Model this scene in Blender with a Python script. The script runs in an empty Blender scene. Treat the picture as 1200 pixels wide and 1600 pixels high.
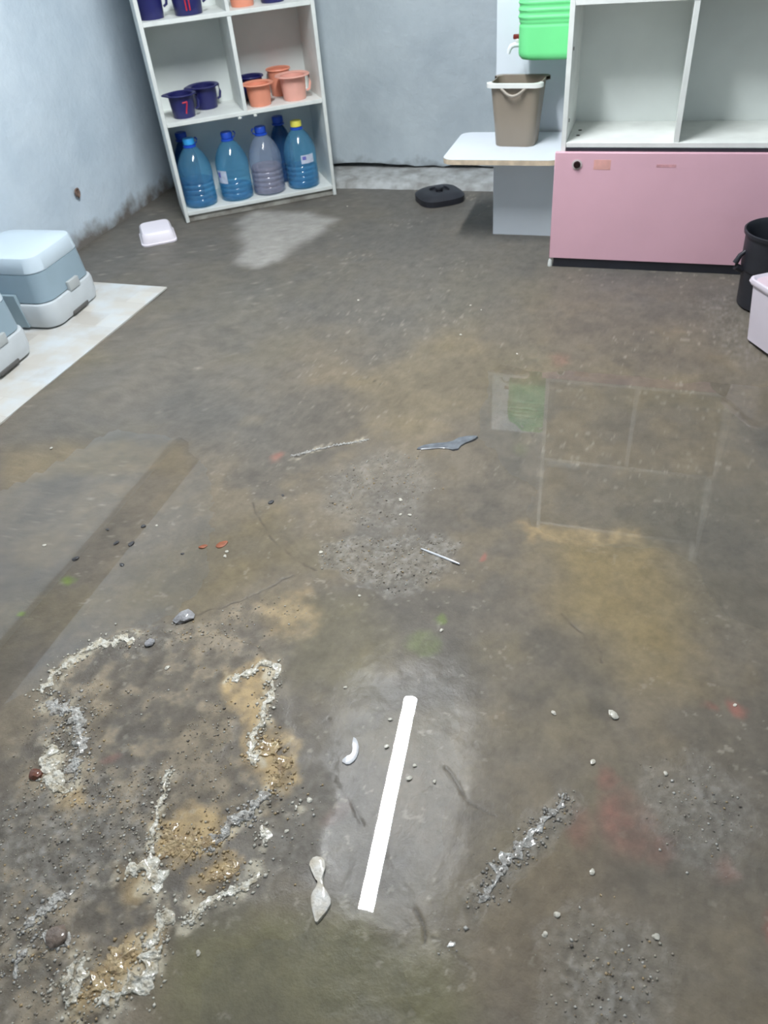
import bpy, bmesh, math, random
import numpy as np
from mathutils import Vector, Matrix

sc = bpy.context.scene
col = sc.collection
R_ = math.radians

# ------------------------------------------------------------------ camera
F = 1200.0                     # focal length in pixels of the 1200 x 1600 frame
H = 1.30                       # eye height above the floor at the back of the room
WATER = -0.040                 # the floor falls a little towards the camera; pools lie at this level
_n = np.array([148 / F, -1420 / F, -1.0]); _n /= np.linalg.norm(_n)
_z = -_n
_fw = np.array([0, 0, -1.0]); _y = _fw - (_fw @ _z) * _z; _y /= np.linalg.norm(_y)
_x = np.cross(_y, _z)
_a = R_(21.2)                  # the room's walls against the heading of the camera
_Z = np.array([[math.cos(_a), -math.sin(_a), 0], [math.sin(_a), math.cos(_a), 0], [0, 0, 1]])
ROT = _Z @ np.array([_x, _y, _z])
cam_d = bpy.data.cameras.new('camera')
cam = bpy.data.objects.new('camera', cam_d)
col.objects.link(cam)
cam_d.sensor_fit = 'VERTICAL'
cam_d.sensor_height = 36.0
cam_d.sensor_width = 27.0
cam_d.lens = 36.0 * F / 1600.0
cam_d.clip_start = 0.02
cam_d.dof.use_dof = True
cam_d.dof.focus_distance = 1.75
cam_d.dof.aperture_fstop = 5.0
m4 = Matrix([list(r) + [0] for r in ROT.tolist()] + [[0, 0, 0, 1]])
cam.matrix_world = Matrix.Translation((0, 0, H)) @ m4
sc.camera = cam


def ray(px, py):
    return ROT @ np.array([(px - 600) / F, -(py - 800) / F, -1.0])


def at(px, py, z=0.0):
    d = ray(px, py)
    return np.array([0, 0, H]) + d * ((z - H) / d[2])


# ------------------------------------------------------------------ world, exposure
LAMP_STRENGTH = 310.0
w = bpy.data.worlds.new('world')
sc.world = w
w.use_nodes = True
w.node_tree.nodes['Background'].inputs[0].default_value = (0.55, 0.62, 0.72, 1)
w.node_tree.nodes['Background'].inputs[1].default_value = 0.3
sc.view_settings.view_transform = 'Standard'
sc.view_settings.look = 'None'
sc.view_settings.gamma = 1.0
sc.view_settings.use_curve_mapping = False
sc.view_settings.exposure = 0.0
try:
    sc.cycles.max_bounces = 12
    sc.cycles.transparent_max_bounces = 24
    sc.cycles.sample_clamp_indirect = 6.0
    sc.cycles.caustics_reflective = False
except Exception:
    pass


# ------------------------------------------------------------------ colours, materials
def lin(c):
    return tuple(((v / 255) / 12.92 if v / 255 <= 0.04045 else ((v / 255 + 0.055) / 1.055) ** 2.4) for v in c)


def srgb(r, g, b):
    return lin((r, g, b)) + (1.0,)


def mat(name, c, rough=0.5, var=0.08, vscale=6.0, bump=0.0, bscale=60.0, coat=0.0, metal=0.0, spec=0.5, c2=None, detail=4):
    m = bpy.data.materials.new(name)
    m.use_nodes = True
    nt = m.node_tree
    p = nt.nodes['Principled BSDF']
    p.inputs['Roughness'].default_value = rough
    p.inputs['Metallic'].default_value = metal
    p.inputs['Specular IOR Level'].default_value = spec
    p.inputs['Coat Weight'].default_value = coat
    p.inputs['Coat Roughness'].default_value = 0.08
    tc = nt.nodes.new('ShaderNodeTexCoord')
    n = nt.nodes.new('ShaderNodeTexNoise')
    n.inputs['Scale'].default_value = vscale
    n.inputs['Detail'].default_value = detail
    nt.links.new(tc.outputs['Object'], n.inputs['Vector'])
    r = nt.nodes.new('ShaderNodeValToRGB')
    a = c if c2 is None else c2
    k0 = 1 - var if c2 is None else 1
    k1 = 1 + var if c2 is None else 1
    r.color_ramp.elements[0].position = 0.35
    r.color_ramp.elements[1].position = 0.65
    r.color_ramp.elements[0].color = tuple(min(1, v * k0) for v in a[:3]) + (1,)
    r.color_ramp.elements[1].color = tuple(min(1, v * k1) for v in c[:3]) + (1,)
    nt.links.new(n.outputs['Fac'], r.inputs['Fac'])
    nt.links.new(r.outputs['Color'], p.inputs['Base Color'])
    if bump:
        n2 = nt.nodes.new('ShaderNodeTexNoise')
        n2.inputs['Scale'].default_value = bscale
        n2.inputs['Detail'].default_value = 5
        nt.links.new(tc.outputs['Object'], n2.inputs['Vector'])
        b = nt.nodes.new('ShaderNodeBump')
        b.inputs['Strength'].default_value = bump
        b.inputs['Distance'].default_value = 0.01
        nt.links.new(n2.outputs['Fac'], b.inputs['Height'])
        nt.links.new(b.outputs['Normal'], p.inputs['Normal'])
    return m


def film_fresnel(nt, ior):
    """mirror share of a thin clear film, the same from both of its sides"""
    f = nt.nodes.new('ShaderNodeFresnel'); g = nt.nodes.new('ShaderNodeNewGeometry'); k = nt.nodes.new('ShaderNodeMath')
    k.operation = 'MULTIPLY_ADD'; k.inputs[1].default_value = 1 / ior - ior; k.inputs[2].default_value = ior
    nt.links.new(g.outputs['Backfacing'], k.inputs[0]); nt.links.new(k.outputs[0], f.inputs['IOR'])
    return f


def clear_plastic(name, tint, diff, body=0.16, rough=0.06, ior=1.5):
    """thin clear plastic: lets light through tinted, mirrors at its surface"""
    m = bpy.data.materials.new(name)
    m.use_nodes = True
    nt = m.node_tree
    nt.nodes.clear()
    out = nt.nodes.new('ShaderNodeOutputMaterial')
    t = nt.nodes.new('ShaderNodeBsdfTransparent'); t.inputs[0].default_value = tint
    d = nt.nodes.new('ShaderNodeBsdfDiffuse'); d.inputs[0].default_value = diff
    g = nt.nodes.new('ShaderNodeBsdfGlossy'); g.inputs['Roughness'].default_value = rough
    f = film_fresnel(nt, ior)
    m1 = nt.nodes.new('ShaderNodeMixShader'); m1.inputs[0].default_value = body
    m2 = nt.nodes.new('ShaderNodeMixShader')
    nt.links.new(t.outputs[0], m1.inputs[1]); nt.links.new(d.outputs[0], m1.inputs[2])
    nt.links.new(f.outputs[0], m2.inputs[0])
    nt.links.new(m1.outputs[0], m2.inputs[1]); nt.links.new(g.outputs[0], m2.inputs[2])
    nt.links.new(m2.outputs[0], out.inputs['Surface'])
    return m


def emit(name, c, s):
    m = bpy.data.materials.new(name)
    m.use_nodes = True
    p = m.node_tree.nodes['Principled BSDF']
    p.inputs['Base Color'].default_value = (0.9, 0.9, 0.9, 1)
    p.inputs['Emission Color'].default_value = c
    p.inputs['Emission Strength'].default_value = s
    return m


# ------------------------------------------------------------------ mesh helpers
def obj(name, bm, m=None, parent=None, smooth=True, angle=40, loc=None):
    me = bpy.data.meshes.new(name)
    bmesh.ops.recalc_face_normals(bm, faces=bm.faces)
    bm.to_mesh(me); bm.free()
    if m: me.materials.append(m)
    if smooth:
        me.polygons.foreach_set('use_smooth', [True] * len(me.polygons))
        me.set_sharp_from_angle(angle=R_(angle))
    o = bpy.data.objects.new(name, me)
    col.objects.link(o)
    if parent is not None: o.parent = parent
    if loc is not None: o.location = loc
    return o


def tag(o, label=None, cat=None, group=None, kind=None):
    if label: o['label'] = label
    if cat: o['category'] = cat
    if group: o['group'] = group
    if kind: o['kind'] = kind
    return o


def thing(name, label, cat, loc, rz=0.0, group=None):
    e = bpy.data.objects.new(name, None)
    e.empty_display_size = 0.05
    col.objects.link(e)
    e.location = loc
    e.rotation_euler = (0, 0, rz)
    return tag(e, label, cat, group)


def copy_tree(o, parent=None):
    c = o.copy(); col.objects.link(c)
    if parent is not None: c.parent = parent
    for ch in list(o.children): copy_tree(ch, c)
    return c


def box(bm, x0, x1, y0, y1, z0, z1, bevel=0.0, seg=2):
    r = bmesh.ops.create_cube(bm, size=1.0)
    vs = r['verts']
    for v in vs:
        v.co = Vector((x0 + (v.co.x + .5) * (x1 - x0), y0 + (v.co.y + .5) * (y1 - y0), z0 + (v.co.z + .5) * (z1 - z0)))
    if bevel:
        es = list({e for v in vs for e in v.link_edges})
        bmesh.ops.bevel(bm, geom=es, offset=bevel, segments=seg, affect='EDGES', profile=0.5)
    return bm


def B(*a, **k):
    return box(bmesh.new(), *a, **k)


def loft(bm, rings, closed_ring=True, cap0=False, cap1=False):
    rv = [[bm.verts.new(p) for p in r] for r in rings]
    for a, b in zip(rv, rv[1:]):
        n = len(a)
        for i in range(n if closed_ring else n - 1):
            j = (i + 1) % n
            bm.faces.new((a[i], a[j], b[j], b[i]))
    if cap0: bm.faces.new(rv[0][::-1])
    if cap1: bm.faces.new(rv[-1])
    return bm


def circ(r, z, n=40, cx=0.0, cy=0.0, fn=None):
    o = []
    for i in range(n):
        t = 2 * math.pi * i / n
        k = r if fn is None else fn(r, t)
        o.append((cx + k * math.cos(t), cy + k * math.sin(t), z))
    return o


def lathe(bm, prof, n=40, cap0=True, cap1=True, fn=None):
    return loft(bm, [circ(max(r, 1e-4), z, n, fn=fn) for r, z in prof], cap0=cap0, cap1=cap1)


def rrect(w, d, r, z, n=6, cx=0.0, cy=0.0):
    r = min(r, w / 2 - 1e-4, d / 2 - 1e-4)
    o = []
    for k, (sx, sy) in enumerate(((1, 1), (-1, 1), (-1, -1), (1, -1))):
        for i in range(n + 1):
            t = math.pi / 2 * (k + i / n)
            o.append((cx + sx * (w / 2 - r) + r * math.cos(t), cy + sy * (d / 2 - r) + r * math.sin(t), z))
    return o


def tube(bm, pts, r, n=10, caps=True):
    pts = [Vector(p) for p in pts]
    rings = []
    for i, p in enumerate(pts):
        t = (pts[min(i + 1, len(pts) - 1)] - pts[max(i - 1, 0)]).normalized()
        a = t.cross(Vector((0, 0, 1)))
        if a.length < 1e-3: a = t.cross(Vector((1, 0, 0)))
        a.normalize(); b = t.cross(a)
        rr = r[i] if isinstance(r, (list, tuple)) else r
        rings.append([tuple(p + a * rr * math.cos(2 * math.pi * k / n) + b * rr * math.sin(2 * math.pi * k / n)) for k in range(n)])
    return loft(bm, rings, cap0=caps, cap1=caps)


# ------------------------------------------------------------------ noise in numpy
def _hash(ix, iy, s):
    h = (ix.astype(np.int64) * 374761393 + iy.astype(np.int64) * 668265263 + s * 974634777) & 0xFFFFFFFF
    h = ((h ^ (h >> 13)) * 1274126177) & 0xFFFFFFFF
    h = (h ^ (h >> 16)) & 0xFFFF
    return h / 32767.5 - 1.0


def vnoise(x, y, s=0):
    ix, iy = np.floor(x), np.floor(y)
    fx, fy = x - ix, y - iy
    fx = fx * fx * fx * (fx * (fx * 6 - 15) + 10); fy = fy * fy * fy * (fy * (fy * 6 - 15) + 10)
    a = _hash(ix, iy, s); b = _hash(ix + 1, iy, s); c = _hash(ix, iy + 1, s); d = _hash(ix + 1, iy + 1, s)
    return (a * (1 - fx) + b * fx) * (1 - fy) + (c * (1 - fx) + d * fx) * fy


def fbm(x, y, f, o=4, s=0, g=0.5):
    t = 0; a = 1.0; n = 0
    for k in range(o):
        t = t + a * vnoise(x * f + 17.3 * k, y * f - 9.1 * k, s + k); n += a
        a *= g; f *= 2.03
    return t / n


def sstep(a, b, x):
    t = np.clip((x - a) / (b - a), 0, 1)
    return t * t * (3 - 2 * t)


def slope_xy(x, y):
    """how the concrete falls from the back of the room towards the camera"""
    k = sstep(-1.8, -1.3, x)
    y1 = 1.75 + k * 1.25; y0 = 1.25 + k * 0.95
    return WATER * (1 - sstep(y0, y1, y))


def slope1(x, y):
    return float(slope_xy(np.array([float(x)]), np.array([float(y)]))[0])


def atf(px, py):
    """point of the sloping floor seen at a pixel of the photograph"""
    p = at(px, py, 0)
    for _ in range(6):
        p = at(px, py, slope1(p[0], p[1]))
    return p


def poly_sd(x, y, pts):
    """signed distance to a polygon, negative inside"""
    d = np.full(x.shape, 1e9); ins = np.zeros(x.shape, bool)
    n = len(pts)
    for i in range(n):
        ax, ay = pts[i]; bx, by = pts[(i + 1) % n]
        ex, ey = bx - ax, by - ay
        t = np.clip(((x - ax) * ex + (y - ay) * ey) / (ex * ex + ey * ey + 1e-12), 0, 1)
        d = np.minimum(d, (x - ax - t * ex) ** 2 + (y - ay - t * ey) ** 2)
        c = ((ay > y) != (by > y)) & (x < (bx - ax) * (y - ay) / (by - ay + 1e-12) + ax)
        ins ^= c
    d = np.sqrt(d)
    return np.where(ins, -d, d)


def line_d(x, y, pts):
    d = np.full(x.shape, 1e9)
    for (ax, ay), (bx, by) in zip(pts, pts[1:]):
        ex, ey = bx - ax, by - ay
        t = np.clip(((x - ax) * ex + (y - ay) * ey) / (ex * ex + ey * ey + 1e-12), 0, 1)
        d = np.minimum(d, (x - ax - t * ex) ** 2 + (y - ay - t * ey) ** 2)
    return np.sqrt(d)


def gp(*pts):
    return [tuple(atf(a, b)[:2]) for a, b in pts]


# ------------------------------------------------------------------ room shell
U0, U1, V0, V1, TOP = -2.58, 1.9, -1.3, 4.14, 2.46


def wall_mat(name, c, c2, dirt, seed):
    m = bpy.data.materials.new(name); m.use_nodes = True
    nt = m.node_tree; p = nt.nodes['Principled BSDF']
    p.inputs['Roughness'].default_value = 0.75
    p.inputs['Specular IOR Level'].default_value = 0.25
    g = nt.nodes.new('ShaderNodeNewGeometry')
    mp = nt.nodes.new('ShaderNodeMapping'); mp.inputs['Location'].default_value = (seed, seed * .7, seed * .3)
    nt.links.new(g.outputs['Position'], mp.inputs['Vector'])

    def noise(s, d, rgh=0.55):
        n = nt.nodes.new('ShaderNodeTexNoise'); n.inputs['Scale'].default_value = s
        n.inputs['Detail'].default_value = d; n.inputs['Roughness'].default_value = rgh
        nt.links.new(mp.outputs[0], n.inputs['Vector']); return n

    n1 = noise(2.6, 6, .62); n2 = noise(26, 6, .7); n3 = noise(9, 5, .6)
    r = nt.nodes.new('ShaderNodeValToRGB')
    r.color_ramp.elements[0].position = .36; r.color_ramp.elements[0].color = c2
    r.color_ramp.elements[1].position = .64; r.color_ramp.elements[1].color = c
    nt.links.new(n1.outputs['Fac'], r.inputs[0])
    # splashed dirt near the floor: a stain with an uneven outline
    sx = nt.nodes.new('ShaderNodeSeparateXYZ'); nt.links.new(g.outputs['Position'], sx.inputs[0])
    ma = nt.nodes.new('ShaderNodeMath'); ma.operation = 'MULTIPLY_ADD'
    nt.links.new(n3.outputs['Fac'], ma.inputs[0]); ma.inputs[1].default_value = -0.22
    nt.links.new(sx.outputs['Z'], ma.inputs[2])
    mr = nt.nodes.new('ShaderNodeMapRange'); mr.inputs['From Min'].default_value = -0.11
    mr.inputs['From Max'].default_value = -0.02; mr.inputs['To Min'].default_value = 1; mr.inputs['To Max'].default_value = 0
    nt.links.new(ma.outputs[0], mr.inputs['Value'])
    mx = nt.nodes.new('ShaderNodeMix'); mx.data_type = 'RGBA'
    nt.links.new(mr.outputs[0], mx.inputs[0]); nt.links.new(r.outputs[0], mx.inputs[6]); mx.inputs[7].default_value = dirt
    nt.links.new(mx.outputs[2], p.inputs['Base Color'])
    ad = nt.nodes.new('ShaderNodeMath'); ad.operation = 'MULTIPLY_ADD'; ad.inputs[1].default_value = 0.35
    nt.links.new(n2.outputs['Fac'], ad.inputs[0]); nt.links.new(n3.outputs['Fac'], ad.inputs[2])
    b = nt.nodes.new('ShaderNodeBump'); b.inputs['Strength'].default_value = .55; b.inputs['Distance'].default_value = .012
    nt.links.new(ad.outputs[0], b.inputs['Height']); nt.links.new(b.outputs[0], p.inputs['Normal'])
    return m


M_wall = wall_mat('painted_plaster', srgb(216, 228, 238), srgb(200, 214, 226), srgb(126, 120, 114), 3.1)
M_wallb = wall_mat('painted_plaster_back', srgb(196, 205, 210), srgb(178, 188, 195), srgb(92, 90, 88), 7.7)
M_ceil = mat('ceiling_paint', srgb(214, 214, 210), .85, .05, 3)
M_kerb = mat('rough_concrete', srgb(186, 188, 188), .8, .2, 14, .8, 40, c2=srgb(146, 145, 142))
M_beam = mat('dark_wood', srgb(74, 58, 44), .6, .2, 9)


def wall_grid(name, axis, pos, a0, a1, z0, z1, thick, m, seed, step=.05):
    """a plastered wall: trowelled, slightly uneven face and a real thickness"""
    bm = bmesh.new()
    na = int((a1 - a0) / step); nz = int((z1 - z0) / step)
    A, Zz = np.meshgrid(np.linspace(a0, a1, na + 1), np.linspace(z0, z1, nz + 1), indexing='ij')
    D = fbm(A, Zz, 3.0, 4, seed) * 0.006
    g = [[None] * (nz + 1) for _ in range(na + 1)]
    s = 1 if thick > 0 else -1
    for i in range(na + 1):
        for j in range(nz + 1):
            q = pos + D[i, j] * s + abs(0.006) * s * 0
            zz = Zz[i, j] + (fbm(np.array([A[i, j]]), np.array([0.3]), 14, 4, seed + 5)[0] * .016 if j == 0 and z0 > 0.01 else 0)
            g[i][j] = bm.verts.new((q, A[i, j], zz) if axis == 'x' else (A[i, j], q, zz))
    for i in range(na):
        for j in range(nz):
            bm.faces.new((g[i][j], g[i + 1][j], g[i + 1][j + 1], g[i][j + 1]))
    rim = [g[i][0] for i in range(na + 1)] + [g[na][j] for j in range(1, nz + 1)] + [g[i][nz] for i in range(na - 1, -1, -1)] + [g[0][j] for j in range(nz - 1, 0, -1)]
    back = []
    for v in rim:
        c = v.co.copy()
        if axis == 'x': c.x = pos + thick
        else: c.y = pos + thick
        back.append(bm.verts.new(c))
    n = len(rim)
    for i in range(n):
        j = (i + 1) % n
        bm.faces.new((rim[i], back[i], back[j], rim[j]))
    bm.faces.new(back)
    o = obj(name, bm, m, angle=60)
    o['kind'] = 'structure'
    return o


wl = wall_grid('wall_left', 'x', U0, V0, V1 + .2, -.06, TOP, -.2, M_wall, 11)
tag(wl, 'rough plastered wall painted pale blue white on the left')
wb = wall_grid('wall_back', 'y', V1, U0, U1, .064, TOP, .2, M_wallb, 23)
tag(wb, 'rough grey plastered back wall above a cracked concrete kerb')
wr = wall_grid('wall_right', 'x', U1, V0, V1 + .2, -.06, TOP, .2, M_wall, 37, .1)
tag(wr, 'pale plastered wall on the right side of the room')
wf = wall_grid('wall_front', 'y', V0, U0, U1, -.06, TOP, -.2, M_wall, 41, .1)
tag(wf, 'pale plastered wall behind the camera')
ce = obj('ceiling', B(U0 - .2, U1 + .2, V0 - .2, V1 + .4, TOP, TOP + .12), M_ceil, smooth=False)
ce['kind'] = 'structure'; tag(ce, 'flat pale ceiling that carries the strip lamp')
tr = obj('trim_1', B(U0 + .002, U0 + .05, V0 + .02, 3.6, 1.235, 1.44, .006), M_beam)
tr['kind'] = 'structure'; tag(tr, 'dark timber rail along the left wall, mirrored in the puddle')

# concrete kerb at the foot of the back wall, lumpy
bm = bmesh.new()
us = np.linspace(-1.62, 1.85, 120)
rows = []
for k, (vv, zz) in enumerate(((3.93, -.01), (3.945, .022), (3.985, .034), (4.05, .042), (4.12, .046), (4.30, .046))):
    r_ = []
    for i, uu in enumerate(us):
        x0 = -1.62 - (vv - 3.93) * .68 if i == 0 else uu
        nz = float(fbm(np.array([uu]), np.array([vv]), 11, 3, 3)[0])
        r_.append(bm.verts.new((x0, vv + (nz * .012 if k < 3 else 0), zz + (nz * .006 if 0 < k < 5 else 0))))
    rows.append(r_)
for a, b in zip(rows, rows[1:]):
    for i in range(len(us) - 1):
        bm.faces.new((a[i], a[i + 1], b[i + 1], b[i]))
base = [bm.verts.new((v.co.x, v.co.y, -.02)) for v in (rows[0][0], rows[0][-1], rows[-1][-1], rows[-1][0])]
bm.faces.new([r[0] for r in rows] + [base[3], base[0]])
ke = obj('trim_2', bm, M_kerb, angle=60)
ke['kind'] = 'structure'; tag(ke, 'lumpy grey concrete kerb along the foot of the back wall')
# dark board behind the gap of kerb and wall, coloured for its shade
cr = obj('crevice', B(-2.5, 1.8, 4.30, 4.33, .0, .12), mat('gap_shade', srgb(60, 58, 58), .95), ke)

# chip in the left wall
bm = bmesh.new()
rng = random.Random(4)
ring = []
for i in range(14):
    t = 2 * math.pi * i / 14; r = .016 + rng.random() * .012
    ring.append((0, r * math.cos(t) * .8, r * math.sin(t) * 1.2))
loft(bm, [[(.004, y, z) for _, y, z in ring], [(.010, y * .85, z * .85) for _, y, z in ring], [(.003, y * .5, z * .5) for _, y, z in ring]], cap1=True)
obj('plaster_chip', bm, mat('chipped_brick', srgb(120, 98, 88), .9, .3, 60, .5, 120), wl, loc=(U0 + .004, 3.10, .235))

# ------------------------------------------------------------------ floor
def spaced(lo, hi, a, b, fine, grow, mx):
    xs = list(np.arange(a, b, fine)); s = fine
    while xs[-1] < hi: s = min(s * grow, mx); xs.append(xs[-1] + s)
    s = fine
    while xs[0] > lo: s = min(s * grow, mx); xs.insert(0, xs[0] - s)
    return np.array(xs)


gx = spaced(-2.62, 1.95, -1.15, .62, .0034, 1.05, .03)
gy = spaced(-1.35, 4.2, .1, 1.5, .0034, 1.04, .016)
X, Y = np.meshgrid(gx, gy, indexing='ij')
base_z = slope_xy(X, Y)
wob = fbm(X, Y, 9, 4, 71) * .03           # wobble for outlines
wob2 = fbm(X, Y, 30, 3, 72) * .010
Xw = X + wob + wob2; Yw = Y + fbm(X, Y, 9, 4, 91) * .03 + fbm(X, Y, 30, 3, 92) * .010


def area(pts, soft=.03, warp=True):
    q = gp(*pts)
    return 1 - sstep(-soft, soft, poly_sd(Xw if warp else X, Yw if warp else Y, q))


def crackd(pts, warp=True):
    return line_d(X + wob * .35 + wob2 if warp else X, Y + wob * .2 - wob2 if warp else Y, gp(*pts))


n_big = fbm(X, Y, 2.2, 5, 1); n_mid = fbm(X, Y, 7, 5, 5); n_fine = fbm(X, Y, 38, 4, 9); n_grit = fbm(X, Y, 95, 3, 13)
n_big2 = fbm(X, Y, 3.1, 5, 21)


def C3(r, g, b):
    return np.array(lin((r, g, b)))


def blend(c, m, k):
    return c * (1 - m[..., None]) + np.asarray(k) * m[..., None]


K = 0.88
base = np.ones(X.shape + (3,)) * C3(122, 112, 98)
base = blend(base, sstep(-.1, .45, n_big) * .8, C3(106, 99, 90))
base = blend(base, sstep(.0, .5, n_mid) * .55, C3(136, 122, 100))
base = blend(base, sstep(.05, .5, n_big2) * .5, C3(128, 116, 90))
base = blend(base, sstep(.12, .5, -n_mid) * .5, C3(96, 90, 82))
# greyer, drier concrete far back
far = area([(0, 500), (300, 480), (620, 560), (850, 470), (1300, 520), (1300, 250), (300, 250), (0, 330)], .25)
base = blend(base, far * .65, C3(108, 106, 102))
base = blend(base, area([(0, 690), (100, 590), (260, 480), (420, 440), (470, 560), (430, 700), (250, 690), (100, 720)], .2) * .45, C3(112, 111, 108))
dry = area([(372, 345), (400, 330), (480, 332), (524, 346), (500, 362), (470, 380), (440, 405), (410, 420), (372, 412), (380, 380)], .05)
base = blend(base, np.clip(dry * 1.1, 0, 1), C3(168, 164, 158))
# tan and olive stains
for pts, c, k, s in (
    ([(850, 830), (1010, 840), (1100, 930), (1080, 1060), (960, 1050), (880, 960)], (142, 124, 88), .7, .09),
    ([(280, 1460), (420, 1420), (560, 1440), (720, 1500), (740, 1640), (250, 1640)], (118, 112, 82), .8, .05),
    ([(420, 940), (560, 930), (640, 1000), (560, 1090), (460, 1080)], (128, 118, 84), .45, .06),
    ([(550, 600), (700, 520), (830, 560), (760, 640), (620, 680)], (138, 124, 98), .6, .08),
    ([(330, 830), (440, 800), (470, 880), (300, 960), (180, 960), (200, 880)], (122, 108, 78), .55, .06),
    ([(0, 700), (120, 690), (300, 690), (290, 740), (100, 740), (0, 770)], (146, 128, 96), .5, .04),
    ([(1010, 750), (1200, 760), (1200, 1000), (1080, 980)], (110, 104, 92), .6, .1),
    ([(780, 1380), (900, 1280), (1000, 1330), (930, 1560), (800, 1600), (760, 1500)], (118, 102, 84), .5, .08),
):
    base = blend(base, area(pts, s) * k * (0.75 + .5 * np.clip(n_mid + .3, 0, 1)), C3(*c))
# old red paint, green algae; reflected door pink and can green tinted in too
red = np.zeros(X.shape)
for px, py, r, k in ((975, 1280, .075, .7), (900, 1290, .05, .45), (1035, 1320, .04, .7), (1155, 1108, .028, .8), (1108, 1100, .02, .6), (432, 710, .035, .7), (945, 1215, .03, .5),
                     (1195, 1455, .03, .8), (762, 866, .014, .8), (1120, 1350, .03, .6), (520, 1265, .03, .35), (180, 1180, .02, .5), (880, 560, .05, .3)):
    p = atf(px, py)
    red = np.maximum(red, k * (1 - sstep(.2 * r, r, np.hypot(Xw - p[0], (Yw - p[1]) * .8))))
base = blend(base, np.clip(red * (1.0 + n_mid * .9 + n_fine * .4), 0, 1), C3(148, 104, 92))
alg_refl = np.zeros(X.shape)
for px, py, r, k in ((45, 962, .014, 1.0), (105, 908, .022, .6), (668, 1008, .05, .22), (812, 700, .04, .15), (690, 970, .02, .35)):
    p = atf(px, py)
    alg_refl = np.maximum(alg_refl, k * (1 - sstep(.3 * r, r, np.hypot(Xw - p[0], Yw - p[1]))))
base = blend(base, np.clip(alg_refl * (1 + n_fine * .6), 0, 1), C3(118, 142, 52))
# rough patches where the skin of the screed is gone: grey aggregate
rough = np.zeros(X.shape)
for pts, k, s in (
    ([(500, 850), (560, 838), (660, 838), (722, 842), (716, 880), (690, 905), (640, 930), (600, 930), (560, 905), (502, 882)], 1.0, .014),
    ([(520, 740), (600, 700), (660, 712), (672, 760), (640, 830), (560, 838), (500, 800)], .55, .05),
    ([(1030, 1205), (1090, 1190), (1160, 1240), (1190, 1300), (1130, 1350), (1060, 1330), (1025, 1270)], .8, .05),
    ([(740, 1400), (800, 1320), (870, 1240), (900, 1250), (850, 1320), (790, 1395), (755, 1430)], 1.0, .018),
    ([(870, 1490), (930, 1430), (1010, 1460), (1050, 1520), (1020, 1640), (860, 1640)], 1.0, .05),
    ([(0, 1250), (90, 1200), (240, 1210), (240, 1330), (140, 1400), (60, 1480), (0, 1500)], 1.0, .03),
    ([(60, 1090), (130, 1085), (150, 1180), (140, 1240), (70, 1240)], .8, .02),
    ([(1080, 470), (1150, 460), (1210, 560), (1150, 570)], .6, .06),
    ([(420, 1220), (500, 1200), (510, 1350), (400, 1400), (380, 1320)], .5, .04),
    ([(0, 1440), (100, 1450), (180, 1600), (0, 1640)], .7, .05),
    ([(160, 1000), (300, 965), (330, 985), (200, 1040)], .6, .02),
):
    rough = np.maximum(rough, k * area(pts, s))
base = blend(base, rough * .5, C3(138, 131, 120))
base = blend(base, rough * np.clip(n_grit * 1.6, 0, 1) * .4, C3(168, 165, 160))
base = blend(base, rough * np.clip(-n_grit * 1.6, 0, 1) * .35, C3(84, 78, 70))
# scaled and crusted zones lower left
scal = area([(60, 1090), (100, 1040), (200, 995), (320, 965), (440, 930), (480, 960), (440, 1040), (440, 1220), (330, 1340), (260, 1450), (190, 1570), (90, 1590), (0, 1640), (0, 1230)], .04)
base = blend(base, scal * np.clip(n_fine * 1.3 + n_mid * .6, 0, 1) * .7, C3(164, 148, 124))
base = blend(base, scal * np.clip(-n_fine * 1.3, 0, 1) * .5, C3(84, 74, 64))
och = np.zeros(X.shape)
for pts, s, k in (
    ([(360, 1060), (400, 1035), (440, 1040), (430, 1085), (410, 1120), (405, 1165), (445, 1195), (440, 1235), (405, 1240), (370, 1200), (385, 1120), (352, 1085)], .015, .95),
    ([(250, 1290), (300, 1255), (345, 1285), (330, 1335), (280, 1335), (248, 1310)], .018, .9),
    ([(190, 1360), (240, 1350), (255, 1400), (215, 1420)], .015, .7),
    ([(160, 1510), (210, 1470), (262, 1420), (262, 1450), (235, 1510), (190, 1555), (130, 1575), (110, 1560)], .018, .9),
    ([(80, 1235), (140, 1235), (140, 1270), (95, 1275)], .012, .6),
    ([(300, 1380), (360, 1345), (360, 1370), (300, 1420)], .014, .6),
    ([(400, 950), (470, 920), (500, 960), (460, 1010), (420, 1000)], .03, .45),
    ([(820, 820), (1000, 830), (1000, 850), (830, 845)], .02, .5),
):
    och = np.maximum(och, k * area(pts, s))
base = blend(base, np.clip(och * (1 + n_fine * .8 + n_mid * .3), 0, 1), C3(184, 158, 116))
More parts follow.
